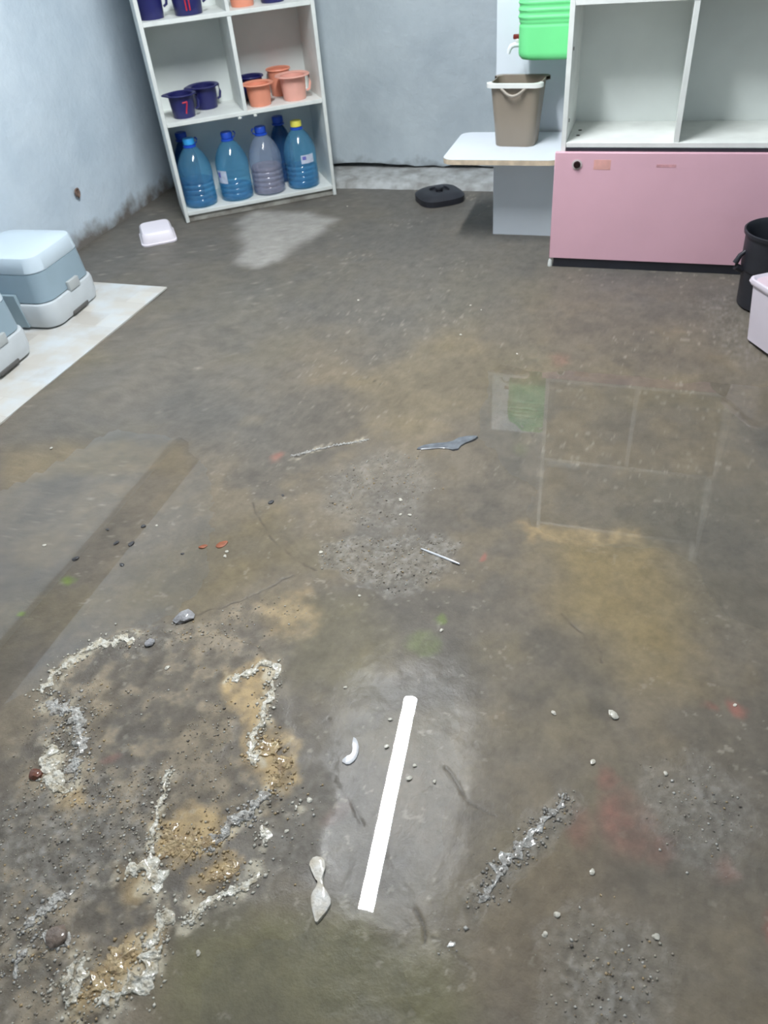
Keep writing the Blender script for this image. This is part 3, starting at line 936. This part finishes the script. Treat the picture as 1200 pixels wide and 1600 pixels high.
# ------------------------------------------------------------------ pots
def pot(name, label, m, loc, rz, r=.055, h=.095, brim=.078, spout=True, group='pots on the corner shelves', mark=None, grip=True):
    e = thing(name, label, 'pot', loc, rz, group)
    bm = bmesh.new()
    lathe(bm, [(.004, 0), (r * .84, 0), (r * .88, .004), (r * .95, h * .5), (r, h * .90), (r * 1.01, h * .94),
               (r * .95, h * .94), (r * .90, h * .5), (r * .80, .010), (.004, .008)], 44)
    obj('bowl', bm, m, e)
    bm = bmesh.new()

    def fn(k, t):
        u = 1.0
        if spout and k > r * 1.02:
            d = (t - math.pi + math.pi) % (2 * math.pi) - math.pi
            d = abs(((t - math.pi) + math.pi) % (2 * math.pi) - math.pi)
            u = 1 + .22 * math.exp(-(d / .35) ** 2) * min(1, (k - r) / (brim - r))
        return k * u
    lathe(bm, [(r * .97, h * .92), (r * 1.06, h * .94), (brim * .95, h * .97), (brim, h * .95), (brim * 1.005, h * .97), (brim * .97, h),
               (r * 1.05, h * .985), (r * .96, h * .95)], 44, cap0=False, cap1=False, fn=fn)
    obj('brim', bm, m, e)
    # grip on the far side of the spout
    if grip:
        bm = bmesh.new()
        tube(bm, [(r * 1.0, 0, h * .3), (r * 1.0 + .014, 0, h * .36), (r * 1.0 + .020, 0, h * .6), (r + .016, 0, h * .90)], [.005, .006, .006, .005], 10)
        obj('handle', bm, m, e)
    if mark:
        for pts in mark:
            bm = bmesh.new()
            P = []
            for (tx, tz) in pts:
                rr = r * (.88 + .12 * tz / h) + .0005
                P.append((rr * math.cos(tx), rr * math.sin(tx), tz))
            tube(bm, P, .0032, 8)
            obj('painted_mark', bm, M_red, e)
    return e


def arc(t0, t1, z0, z1, n=6):
    return [(t0 + (t1 - t0) * i / n, z0 + (z1 - z0) * i / n) for i in range(n + 1)]


# angle at which a pot's mark faces the camera, in the pot's own frame
def face(loc, rz):
    return math.atan2(-loc[1], -loc[0]) - rz


z1, z2 = .458, .858
L1 = inl(.115, .092, z1); RZ1 = R_(20)
f = face(L1, RZ1)
pot('pot', 'dark blue plastic pot with a red 7, front left on the middle shelf', M_bpot, L1, RZ1, r=.058, h=.100, brim=.073,
    mark=[arc(f + .02, f + .42, .068, .070), [(f + .42, .070), (f + .36, .055), (f + .24, .034), (f + .2, .022)]])
pot('pot', 'dark blue plastic pot behind the one marked 7, middle shelf', M_bpot, inl(.238, .205, z1), LYAW + R_(10), r=.060, h=.100, brim=.078)
pot('pot', 'orange peach plastic pot beside the shelf divider, front right compartment', M_ppot, inl(.482, .082, z1), LYAW + R_(100), r=.058, h=.096, brim=.076, spout=False)
pot('pot', 'pale pink peach pot with a wide brim by the right side panel', M_ppot2, inl(.655, .090, z1), LYAW - R_(15), r=.062, h=.108, brim=.084, spout=False)
pot('pot', 'dark blue pot hidden behind the orange peach pot', M_bpot, inl(.476, .226, z1), LYAW + R_(160), r=.055, h=.104, brim=.064, spout=False, grip=False)
pot('pot', 'peach pot behind the pale pink one, only its brim showing', M_ppot, inl(.618, .232, z1), LYAW - R_(100), r=.054, h=.118, brim=.061, spout=False, grip=False)
L2 = inl(.070, .100, z2); pot('pot', 'plain dark blue pot at the left end of the upper shelf', M_bpot, L2, LYAW + R_(0), r=.060, h=.13, brim=.068, spout=False)
L3 = inl(.232, .085, z2); f = face(L3, LYAW)
pot('pot', 'dark blue pot with red strokes on the upper shelf left of the divider', M_bpot, L3, LYAW, r=.068, h=.13, brim=.076, spout=False,
    mark=[[(f - .12, .020), (f - .12, .06), (f - .10, .1)], [(f + .12, .020), (f + .13, .06), (f + .12, .1)]])
pot('pot', 'peach pot on the upper shelf right of the divider', M_ppot, inl(.480, .120, z2), LYAW + R_(80), r=.058, h=.1, brim=.066, spout=False)
pot('pot', 'dark blue pot beside the peach one on the upper shelf', M_bpot, inl(.620, .120, z2), LYAW, r=.060, h=.1, brim=.068, spout=False)

# ------------------------------------------------------------------ water bottles
M_pet = clear_plastic('blue_pet', (.52, .80, .93, 1), (.20, .55, .82, 1), .22, rough=.10, ior=1.6)
M_pet2 = clear_plastic('clear_pet', (.80, .86, .94, 1), (.52, .62, .80, 1), .24, rough=.10, ior=1.6)
M_petd = clear_plastic('deep_blue_pet', (.14, .34, .62, 1), (.05, .18, .42, 1), .4)
M_wat = clear_plastic('bottled_water', (.55, .80, .93, 1), (.12, .44, .76, 1), .16, ior=1.2)
M_wat2 = clear_plastic('cloudy_pink_water', (.86, .76, .80, 1), (.66, .50, .54, 1), .30, ior=1.2)
M_cap = mat('blue_cap', srgb(36, 84, 200), .35)
M_capl = mat('light_blue_cap', srgb(60, 168, 236), .35)
M_capy = mat('yellow_cap', srgb(236, 226, 96), .4)
M_lab = mat('bottle_label', srgb(206, 214, 232), .5, .12, 40)
M_labp = mat('label_print', srgb(120, 120, 200), .5)
BP = [(.004, 0), (.066, .000), (.078, .008), (.081, .022), (.081, .034), (.078, .038), (.081, .043), (.081, .058), (.078, .062), (.081, .067), (.081, .082), (.078, .086), (.081, .091),
      (.081, .106), (.078, .110), (.081, .115), (.082, .130), (.083, .150), (.082, .172), (.077, .195), (.068, .217), (.056, .238), (.042, .256), (.030, .268), (.026, .274)]


def bottle(label, loc, rz, mb, mc, water=None, mw=None, handle=True, lab=None, s=1.0):
    e = thing('water_bottle', label, 'bottle', loc, rz, 'big water bottles on the bottom shelf')
    bm = bmesh.new(); lathe(bm, [(r * s, z) for r, z in BP], 48, cap0=True, cap1=False)
    obj('body', bm, mb, e)
    if water:
        pr = [(max(r * s - .004, .003), z + .003) for r, z in BP if z < water] + [(.07 * s, water)]
        bm = bmesh.new(); lathe(bm, pr, 40); obj('water', bm, mw or M_wat, e)
    bm = bmesh.new()
    lathe(bm, [(.026, .270), (.031, .271), (.031, .277), (.024, .279), (.024, .286)], 32, cap0=False, cap1=False)
    obj('neck_ring', bm, M_cap, e)
    bm = bmesh.new()
    lathe(bm, [(.0245, .283), (.0275, .284), (.0275, .305), (.025, .309), (.004, .310)], 36, cap0=False, fn=lambda r, t: r * (1 + .02 * math.cos(18 * t)))
    obj('cap', bm, mc, e)
    if handle:
        bm = bmesh.new()
        tube(bm, [(.026, .0, .276), (.040, .0, .284), (.045, .0, .294), (.040, .0, .303), (.034, 0, .304)], .0035, 8)
        obj('carry_loop', bm, M_cap, e)
    if lab:
        a0, a1, zz0, zz1 = lab
        bm = bmesh.new()
        ts = np.linspace(a0, a1, 10)
        loft(bm, [[((.0838) * s * math.cos(t), (.0838) * s * math.sin(t), z) for t in ts] for z in (zz0, zz1)], closed_ring=False)
        lb_ = obj('label', bm, M_lab, e)
        bm = bmesh.new()
        ts = np.linspace(a0 + (a1 - a0) * .1, a0 + (a1 - a0) * .38, 5)
        loft(bm, [[((.0845) * s * math.cos(t), (.0845) * s * math.sin(t), z) for t in ts] for z in (zz0 + (zz1 - zz0) * .45, zz0 + (zz1 - zz0) * .85)], closed_ring=False)
        obj('print', bm, M_labp, lb_)
    return e


zb = .0545
p1 = inl(.105, .095, zb); bottle('blue bottle with a light blue cap, leftmost in the front row', p1, LYAW + R_(20), M_pet, M_capl, .12)
p2 = inl(.291, .097, zb); bottle('blue bottle with dark blue cap and a side label, second in the front row', p2, LYAW + R_(10), M_pet, M_cap, .06, lab=(face(p2, LYAW + R_(10)) - 1.15, face(p2, LYAW + R_(10)) - .45, .09, .15))
p3 = inl(.459, .093, zb); bottle('clear colourless bottle with cloudy pinkish water, third in the front row', p3, LYAW + R_(190), M_pet2, M_cap, .13, M_wat2)
p4 = inl(.640, .090, zb); bottle('blue bottle with a yellow cap and white label, rightmost in the front row', p4, LYAW, M_pet, M_capy, .10, handle=False, lab=(face(p4, LYAW) + .02, face(p4, LYAW) + .85, .125, .165))
bottle('dark blue bottle behind the one with the light blue cap, half out of view', inl(.085, .238, zb), LYAW, M_petd, M_cap, handle=False, s=.7)
bottle('dark blue bottle half hidden behind the yellow capped one', inl(.578, .238, zb), LYAW, M_petd, M_cap, handle=False, s=.7)

# ------------------------------------------------------------------ table and upright board
tb = thing('low_table', 'low white table with rounded corners and one white leg panel, beside the pink door', 'table', (-.612, 3.375, .0))
bm = bmesh.new()
loft(bm, [rrect(.47, .392, .045, z, 8) for z in (.352, .3715)], cap0=True, cap1=True)
tt = obj('tabletop', bm, M_white, tb, loc=(.018, 0, 0), angle=30)
bm = bmesh.new()
loft(bm, [rrect(.4715, .3935, .0458, z, 8) for z in (.3515, .3705)])
obj('edge_band', bm, M_raw, tt, angle=30)
obj('leg_panel', B(-.042, .250, .0, .018, .0, .352, .0015, 1), M_white, tb)
obj('leg_panel', B(-.02, .250, .165, .183, .0, .352, .0015, 1), M_white, tb)
wbd = thing('upright_board', 'tall white board standing on edge behind the low table', 'board', (-.688, 3.586, 0))
obj('panel', B(0, .62, 0, .018, 0, 1.112, .0015, 1), M_white, wbd)

# ------------------------------------------------------------------ green can with tap
M_green = mat('green_plastic', srgb(118, 226, 146), .35, .03, 5)
can = thing('water_can', 'bright green ribbed plastic water can with a tap, in front of the white board', 'water can', (-.452, 3.475, .671))
can.scale = (.93, .76, .93)
bm = bmesh.new(); prof = []
for z in np.arange(0, .2601, .004):
    k = 0.0
    for zc in (.155, .180, .205, .230): k += .0045 * math.exp(-((z - zc) / .0062) ** 2)
    k -= .004 * math.exp(-((z - .130) / .004) ** 2)
    prof.append((z, k))
rings = [rrect(.20, .17, .05, .0, 8), rrect(.235, .205, .055, .004, 8), rrect(.252, .222, .06, .014, 8), rrect(.258, .228, .06, .026, 8)]
for z, k in prof:
    if z < .03: continue
    w_ = .258 + 2 * k
    rings.append(rrect(w_, .228 + 2 * k, .06, z, 8))
for z, w_, d_ in ((.275, .25, .22), (.292, .22, .19), (.300, .16, .14), (.304, .08, .08), (.325, .075, .075)):
    rings.append(rrect(w_, d_, min(.06, w_ / 2.05), z, 8))
loft(bm, rings, cap0=True, cap1=True)
obj('body', bm, M_green, can, angle=50)
bm = bmesh.new(); lathe(bm, [(.042, .318), (.046, .320), (.046, .350), (.042, .354), (.004, .356)], 36, cap0=True, fn=lambda r, t: r * (1 + .015 * math.cos(24 * t)))
obj('screw_cap', bm, M_green, can)
bm = bmesh.new(); tube(bm, [(-.09, 0, .292), (-.085, 0, .335), (-.05, 0, .372), (.05, 0, .372), (.085, 0, .335), (.09, 0, .292)], .008, 10)
obj('handle', bm, M_green, can)
# cord from the handle over the top edge of the board
obj('hanging_cord', tube(bmesh.new(), [(.0, .0, .372), (.0, .03, .42), (.0, .10, .470), (.0, .140, .481), (.0, .172, .481), (.0, .1795, .46), (.0, .1795, .30)], .006, 8), mat('blue_cord', srgb(60, 90, 160), .7), can)
tap = obj('tap', tube(bmesh.new(), [(-.118, -.03, .052), (-.150, -.035, .052), (-.163, -.037, .047), (-.170, -.038, .036), (-.174, -.038, .020)], [.010, .010, .010, .009, .007], 14), mat('white_tap', srgb(238, 242, 246), .3), can)
bm = bmesh.new(); lathe(bm, [(.009, 0), (.011, .002), (.011, .012), (.006, .016)], 18); tk = obj('tap_stem', bm, mat('tap_stem_white', srgb(220, 220, 220), .4), tap, loc=(-.138, -.033, .058))
obj('tap_knob', B(-.018, .018, -.007, .007, .014, .032, .004), mat('red_brown_knob', srgb(120, 44, 36), .4), tap, loc=(-.138, -.033, .058))

# ------------------------------------------------------------------ taupe bin on the table
M_taupe = mat('taupe_plastic', srgb(142, 130, 116), .42, .04, 5)
M_rim_lit = mat('lit_rim', srgb(236, 236, 232), .35)  # whitened for the lamp's highlight on the front half of the rim
bn = thing('waste_bin', 'taupe plastic waste bin with its front rim coloured as lit standing on the low table', 'bin', (-.565, 3.415, .3717), R_(-4))
bn.scale = (.93, .93, .93)
bm = bmesh.new()
def bin_ring(z, o=0.0):
    k = z / .25
    return rrect(.170 + .045 * k + o, .125 + .045 * k + o, .035, z, 8)
loft(bm, [bin_ring(0), bin_ring(.004, .004), bin_ring(.1), bin_ring(.19), bin_ring(.225), bin_ring(.25), bin_ring(.25, -.008), bin_ring(.1, -.008), bin_ring(.006, -.010)], cap0=True, cap1=True)
body = obj('body', bm, M_taupe, bn)
full = bin_ring(.25, .028); inn = bin_ring(.25, -.006)
n = len(full)
fr_i = [i for i in range(n) if full[i][1] < .0]
def strip(idx, m, nm, z0, z1):
    bm = bmesh.new()
    R1 = [[(full[i][0], full[i][1], z) for i in idx] for z in (z0, z1)]
    R2 = [(inn[i][0], inn[i][1], z1) for i in idx]; R3 = [(inn[i][0], inn[i][1], z0) for i in idx]
    loft(bm, [R1[0], R1[1], R2, R3, R1[0]], closed_ring=False)
    return obj(nm, bm, m, bn)
strip([i for i in range(n) if full[i][1] < -.02], M_rim_lit, 'front_rim', .238, .254)
bk = [i for i in range(n) if full[i][1] >= -.02]
bk = bk if all(b - a == 1 for a, b in zip(bk, bk[1:])) else bk
strip(bk, M_taupe, 'back_rim', .238, .252)
bm = bmesh.new()
tube(bm, [(-.055 + .11 * t, -.093 - .012 * math.sin(math.pi * t), .240 - .030 * math.sin(math.pi * t)) for t in np.linspace(0, 1, 14)], .0055, 10)
obj('grip', bm, mat('taupe_grip', srgb(168, 158, 146), .4), bn)

# ------------------------------------------------------------------ black lid on the floor
ld = thing('bin_lid', 'black domed plastic lid with a knob lying on the floor by the kerb', 'lid', (-1.005, 3.80, 0), R_(35))
def sq(r, t):
    c, s = abs(math.cos(t)), abs(math.sin(t))
    return r / ((c ** 3.2 + s ** 3.2) ** (1 / 3.2))
bm = bmesh.new(); lathe(bm, [(.105, 0), (.112, .001), (.113, .030), (.106, .034), (.100, .040), (.075, .050), (.046, .052), (.044, .042), (.004, .042)], 56, cap0=False, fn=sq)
obj('shell', bm, M_black, ld)
bm = bmesh.new(); lathe(bm, [(.018, .041), (.016, .050), (.022, .056), (.020, .064), (.004, .066)], 28); obj('knob', bm, M_black, ld)

# ------------------------------------------------------------------ upturned tub by the wall
tu = thing('plastic_tub', 'small pinkish white plastic tub lying upside down by the left wall', 'tub', (-2.255, 3.18, 0), R_(36))
bm = bmesh.new()
loft(bm, [rrect(.164, .205, .030, .0, 6), rrect(.168, .209, .030, .003, 6), rrect(.168, .209, .030, .010, 6), rrect(.158, .199, .028, .012, 6), rrect(.146, .186, .028, .048, 6), rrect(.132, .172, .026, .056, 6), rrect(.09, .12, .02, .0565, 6)], cap1=True)
obj('shell', bm, mat('pinkish_white_plastic', srgb(246, 238, 246), .4, .03, 6), tu)

# ------------------------------------------------------------------ mat and portable toilets
bm = bmesh.new()
P = [(-2.545, 1.60), (-1.934, 1.60), (-1.897, 2.643), (-2.53, 2.650)]
N = 10
rows = []
for k, dz in enumerate((.0065, .0)):
    rows.append([bm.verts.new((x, y, slope1(x, y) + .004 + dz)) for x, y in P])
bm.faces.new(rows[0]); bm.faces.new(rows[1][::-1])
for i in range(4):
    j = (i + 1) % 4
    bm.faces.new((rows[1][i], rows[1][j], rows[0][j], rows[0][i]))
m = bpy.data.materials.new('patched_vinyl'); m.use_nodes = True
nt = m.node_tree; p = nt.nodes['Principled BSDF']; p.inputs['Roughness'].default_value = .42
tc = nt.nodes.new('ShaderNodeNewGeometry')
mp = nt.nodes.new('ShaderNodeMapping'); mp.inputs['Rotation'].default_value = (0, 0, R_(2)); nt.links.new(tc.outputs['Position'], mp.inputs[0])
bk_ = nt.nodes.new('ShaderNodeTexBrick')
bk_.inputs['Scale'].default_value = 1; bk_.inputs['Brick Width'].default_value = .19; bk_.inputs['Row Height'].default_value = .105
bk_.inputs['Mortar Size'].default_value = .002; bk_.inputs['Bias'].default_value = .0
bk_.inputs['Color1'].default_value = srgb(206, 202, 194); bk_.inputs['Color2'].default_value = srgb(184, 178, 170); bk_.inputs['Mortar'].default_value = srgb(196, 190, 182)
nt.links.new(mp.outputs[0], bk_.inputs['Vector'])
nz = nt.nodes.new('ShaderNodeTexNoise'); nz.inputs['Scale'].default_value = 7; nz.inputs['Detail'].default_value = 5; nt.links.new(tc.outputs['Position'], nz.inputs['Vector'])
rp = nt.nodes.new('ShaderNodeValToRGB'); rp.color_ramp.elements[0].position = .42; rp.color_ramp.elements[0].color = (0, 0, 0, 1); rp.color_ramp.elements[1].position = .62; rp.color_ramp.elements[1].color = (.8, .8, .8, 1)
nt.links.new(nz.outputs[0], rp.inputs[0])
mx = nt.nodes.new('ShaderNodeMix'); mx.data_type = 'RGBA'; nt.links.new(rp.outputs[0], mx.inputs[0]); nt.links.new(bk_.outputs[0], mx.inputs[6]); mx.inputs[7].default_value = srgb(206, 212, 216)
nt.links.new(mx.outputs[2], p.inputs['Base Color'])
fm = obj('floor_mat', bm, m, smooth=False)
tag(fm, 'thin pale patchwork vinyl sheet lying on the floor under the toilets', 'mat')

M_tank = mat('toilet_white', srgb(198, 203, 206), .38, .05, 6)
M_body = mat('toilet_grey', srgb(152, 172, 184), .38, .04, 6)
M_lid = mat('toilet_lid', srgb(206, 220, 230), .36, .03, 5)
M_latch = mat('toilet_latch', srgb(186, 190, 190), .42)
TW, TD = .37, .345


def toilet(loc, rz, label):
    e = thing('portable_toilet', label, 'toilet', loc, rz, 'portable toilets on the vinyl sheet')
    # waste tank: rounded, with a dark block for a shaded hand recess at the foot of the right face
    bm = bmesh.new()
    loft(bm, [rrect(TW - .03, TD - .03, .055, .0, 8), rrect(TW - .012, TD - .012, .06, .006, 8), rrect(TW, TD, .065, .03, 8), rrect(TW, TD, .065, .085, 8), rrect(TW - .008, TD - .008, .062, .096, 8), rrect(TW - .03, TD - .03, .055, .100, 8)], cap0=True, cap1=True)
    tk_ = obj('waste_tank', bm, M_tank, e)
    obj('recess_shade', B(TW / 2 - .02, TW / 2 + .0012, -.05, .06, .004, .020, .004), mat('recess_dark', srgb(92, 90, 88), .7), tk_)
    # upper section
    bm = bmesh.new()
    loft(bm, [rrect(TW - .035, TD - .035, .055, .100, 8), rrect(TW - .022, TD - .022, .06, .104, 8), rrect(TW - .030, TD - .030, .06, .175, 8), rrect(TW - .036, TD - .036, .06, .212, 8)], cap0=True, cap1=True)
    obj('flush_tank', bm, M_body, e)
    # seat lid, domed
    bm = bmesh.new()
    loft(bm, [rrect(TW - .040, TD - .040, .06, .213, 8), rrect(TW - .034, TD - .034, .06, .218, 8), rrect(TW - .048, TD - .048, .055, .264, 8), rrect(TW - .056, TD - .056, .052, .272, 8), rrect(TW - .076, TD - .076, .05, .276, 8), rrect(TW - .16, TD - .16, .04, .279, 8), rrect(.06, .06, .02, .281, 8)], cap0=True, cap1=True)
    obj('lid', bm, M_lid, e)
    # latches: small one on the right face, large one on the near face
    obj('latch', B(TW / 2 - .012, TW / 2 + .004, -.025, .045, .094, .132, .004), M_latch, e)
    bm = bmesh.new()
    loft(bm, [[(-.085, -TD / 2 + y, .008), (.060, -TD / 2 + y, .008), (.045, -TD / 2 + y, .138), (-.070, -TD / 2 + y, .138)] for y in (.01, -.005)], cap0=True, cap1=True)
    obj('latch', bm, mat('front_latch', srgb(142, 160, 168), .42), e, smooth=False)
    return e


def zmat(x, y): return slope1(x, y) + .0108
toilet((-2.145 - TW / 2, 2.375, zmat(-2.3, 2.4)), R_(3), 'grey and white portable toilet with closed lid, the one nearer the wall tub')
toilet((-2.118 - TW / 2, 1.895, zmat(-2.3, 1.9)), R_(2), 'grey and white portable toilet cut off by the left frame edge, nearer the camera')

# ------------------------------------------------------------------ bins at the right
bx, by = .432, 2.83
bb = thing('bucket', 'black plastic bucket with side lugs beside the pink door', 'bucket', (bx, by, slope1(bx, by) + .003))
bm = bmesh.new(); lathe(bm, [(.004, 0), (.090, 0), (.094, .004), (.100, .13), (.106, .135), (.108, .150), (.112, .250), (.119, .252), (.120, .262), (.115, .264), (.108, .250), (.094, .012), (.004, .010)], 56)
obj('body', bm, M_black, bb)
for s in (1, -1):
    bm = bmesh.new()
    t = R_(195) + (0 if s > 0 else math.pi)
    c, s_ = math.cos(t), math.sin(t)
    tube(bm, [(c * .104, s_ * .104, .130), (c * .128, s_ * .128, .142), (c * .132, s_ * .132, .158), (c * .122, s_ * .122, .182), (c * .106, s_ * .106, .196)], [.012, .012, .010, .008, .006], 12)
    obj('lug', bm, M_black, bb)
px_, py_ = .462, 2.56
pb = thing('waste_bin', 'pinkish white plastic bin with a rounded rim in front of the black bucket', 'bin', (px_, py_, slope1(px_, py_) + .003), R_(32))
M_pw = mat('pale_pink_plastic', srgb(226, 216, 226), .4, .03, 6)
bm = bmesh.new()
def pr_(z, o=0.0):
    k = z / .215
    return rrect(.150 + .035 * k + o, .150 + .035 * k + o, .028, z, 8)
loft(bm, [pr_(0, -.02), pr_(.008), pr_(.1), pr_(.195), pr_(.197, .012), pr_(.205, .018), pr_(.214, .012), pr_(.216, .0), pr_(.209, -.014)], cap0=True)
obj('body', bm, M_pw, pb)
bm = bmesh.new(); loft(bm, [pr_(.209, -.013), pr_(.2095, -.03)], cap1=True)
obj('lid_panel', bm, mat('pink_panel', srgb(228, 204, 214), .4, .03, 6), pb)

# small tray on the upper shelf of the right unit
ty = thing('tray', 'pale blue plastic tray on the upper shelf of the right cupboard', 'tray', (-.245, 3.19, .9072), 0)
bm = bmesh.new(); loft(bm, [rrect(.14, .16, .02, 0, 5), rrect(.15, .17, .02, .004, 5), rrect(.165, .185, .022, .05, 5), rrect(.175, .195, .024, .052, 5), rrect(.16, .18, .02, .05, 5), rrect(.14, .16, .02, .006, 5)], cap0=True, cap1=True)
obj('shell', bm, mat('pale_blue_plastic', srgb(200, 222, 238), .4), ty)

# ------------------------------------------------------------------ debris on the floor
M_peb = mat('grey_pebble', srgb(150, 148, 150), .5, .2, 60, .5, 120, coat=.7)
M_pebl = mat('pale_pebble', srgb(206, 200, 186), .5, .15, 60, .4, 120, coat=.7)
M_pebd = mat('dark_pebble', srgb(58, 56, 58), .5, .2, 60, .5, 120, coat=.6)
M_leaf = mat('brown_leaf', srgb(146, 82, 52), .55, .2, 60)
M_foil = mat('dark_film', srgb(112, 116, 122), .2, .2, 40, coat=.8)
M_stk = mat('clear_stick', srgb(216, 218, 222), .2, .05, 30, coat=1.0)
M_shell = mat('pale_shell', srgb(205, 205, 208), .35, .1, 40, coat=.8)


def stone(name, label, cat, px, py, r, m, seed, flat=.55, stretch=1.0, rz=0.0, group=None):
    q = atf(px, py)
    rr = random.Random(seed)
    bm = bmesh.new()
    bmesh.ops.create_icosphere(bm, subdivisions=2, radius=1.0)
    ph = [rr.uniform(0, 6) for _ in range(6)]
    for v in bm.verts:
        c = v.co
        k = 1 + .22 * math.sin(2.3 * c.x + ph[0]) * math.cos(2.1 * c.y + ph[1]) + .14 * math.sin(4.3 * c.z + ph[2] + 3 * c.x) + rr.uniform(-.05, .05)
        v.co = Vector((c.x * r * k * stretch, c.y * r * k, c.z * r * k * flat))
    o = obj(name, bm, m, None, angle=35)
    o.location = (q[0], q[1], max(ground(q[0], q[1]), WATER - .001) + r * flat * .55)
    o.rotation_euler = (0, 0, rz)
    return tag(o, label, cat, group)


stone('stone', 'wet bluish grey stone on the rim of the scaled patch', 'stone', 288, 967, .019, M_peb, 1, .5, 1.25, R_(20))
stone('stone', 'small pale rounded stone on the crust near the grey stone', 'stone', 235, 1008, .011, M_peb, 2, .6)
stone('stone', 'round brown stone sunk in the rubble at the lower left', 'stone', 93, 1468, .017, mat('brown_stone', srgb(120, 104, 92), .5, .2, 50, .5, 120, coat=.7), 3, .55)
stone('stone', 'dark rust brown stone at the far left of the crust', 'stone', 58, 1212, .012, mat('rust_stone', srgb(112, 62, 42), .5, .2, 50, .5, 120, coat=.7), 4, .6, 1.2)
stone('stone', 'white glinting pebble with an ochre side in the right half', 'stone', 958, 1118, .008, M_pebl, 5, .6, 1.4, R_(-30))
for i, (px, py) in enumerate(((285, 865), (182, 848), (205, 850), (168, 827), (224, 822), (424, 787), (442, 776), (190, 882), (118, 873))):
    stone('dark_chip', 'small dark chip lying on the wet floor left of the middle', 'chip', px, py, .0036 + .0016 * (i % 3), M_pebd, 20 + i, .45, 1.4, i * .9, 'dark chips on the wet floor')
for i, (px, py) in enumerate(((245, 821), (262, 1046), (352, 870), (690, 986), (679, 1221), (639, 1216), (604, 1166), (610, 1124), (448, 1300), (484, 1252), (355, 863), (543, 323), (648, 1196), (926, 1192), (560, 470),
                              (735, 478), (752, 485), (870, 1430), (925, 1363), (1040, 1210), (1148, 1103), (626, 783), (640, 807), (626, 806), (562, 932), (502, 865), (865, 1115), (720, 524), (808, 553), (1025, 1465), (851, 1461), (310, 1490), (540, 1075), (80, 700), (70, 852))):
    stone('pebble', 'tiny pale pebble stuck to the wet floor', 'pebble', px, py, .0032 + .0016 * ((i * 7) % 4) / 3, M_pebl, 60 + i, .6, 1.2, i * 1.3, 'tiny pale pebbles scattered over the floor')


def flat_piece(name, label, cat, pts, h, m, seed, smoothn=2):
    """a thin irregular slab outlined by floor points"""
    q = gp(*pts)
    for _ in range(smoothn):
        q2 = []
        for a, b in zip(q, q[1:] + q[:1]):
            q2 += [(a[0] * .75 + b[0] * .25, a[1] * .75 + b[1] * .25), (a[0] * .25 + b[0] * .75, a[1] * .25 + b[1] * .75)]
        q = q2
    cx = sum(a for a, _ in q) / len(q); cy = sum(b for _, b in q) / len(q)
    z0 = max(ground(cx, cy), WATER - .001)
    bm = bmesh.new()
    rng_ = random.Random(seed)
    jit = [rng_.uniform(-.0008, .0008) for _ in q]
    loft(bm, [[((x - cx) * k, (y - cy) * k, z + j * (z > .001)) for (x, y), j in zip(q, jit)] for k, z in ((1.03, -.004), (1.0, h * .7), (.86, h), (.5, h * 1.05))], cap0=True, cap1=True)
    o = obj(name, bm, m, None, angle=40)
    o.location = (cx, cy, z0 + .001)
    return tag(o, label, cat)


flat_piece('plaster_lump', 'pale dumbbell shaped lump of plaster left of the mirrored lamp', 'plaster',
           [(483, 1350), (492, 1340), (506, 1342), (510, 1356), (506, 1368), (505, 1384), (512, 1396), (519, 1410), (512, 1424), (502, 1436), (494, 1445), (490, 1430), (486, 1412), (487, 1398), (496, 1386), (497, 1372), (487, 1364)], .005, mat('pale_plaster', srgb(222, 218, 212), .5, .15, 40, .4, 90, coat=.3, c2=srgb(196, 184, 164)), 1, 1)
flat_piece('plaster_flake', 'pale crescent flake left of the top end of the mirrored lamp', 'plaster',
           [(532, 1190), (545, 1186), (553, 1172), (551, 1152), (558, 1156), (562, 1172), (556, 1188), (544, 1197)], .003, M_shell, 2, 1)
flat_piece('leaf', 'small rusty brown leaf lying on the wet floor', 'leaf', [(336, 854), (346, 847), (358, 846), (352, 854), (342, 858)], .002, M_leaf, 3, 1)
flat_piece('leaf', 'faint reddish leaf fragment left of the rusty leaf', 'leaf', [(308, 856), (318, 851), (326, 852), (318, 858)], .0018, M_leaf, 4, 1)
flat_piece('film_scrap', 'dark crumpled strip of wet film right of the middle', 'scrap', [(648, 704), (668, 696), (704, 694), (722, 684), (748, 683), (740, 690), (722, 696), (714, 706), (690, 702), (664, 705)], .004, M_foil, 5, 1)
a_, b_ = atf(658, 860), atf(718, 884)
stk = obj('stick', tube(bmesh.new(), [(a_[0] + (b_[0] - a_[0]) * t, a_[1] + (b_[1] - a_[1]) * t, slope1(a_[0], a_[1]) + .0062) for t in np.linspace(0, 1, 6)], [.002, .0032, .0032, .0034, .0034, .002], 10), M_stk)
tag(stk, 'thin shiny pale stick on the rough grey patch', 'stick')

for o in sc.objects:
    if o.type == 'MESH' and o.parent is None and o.name.startswith(('trim', 'wall', 'ceiling', 'floor')) and o.name != 'floor_mat':
        o['kind'] = 'structure'
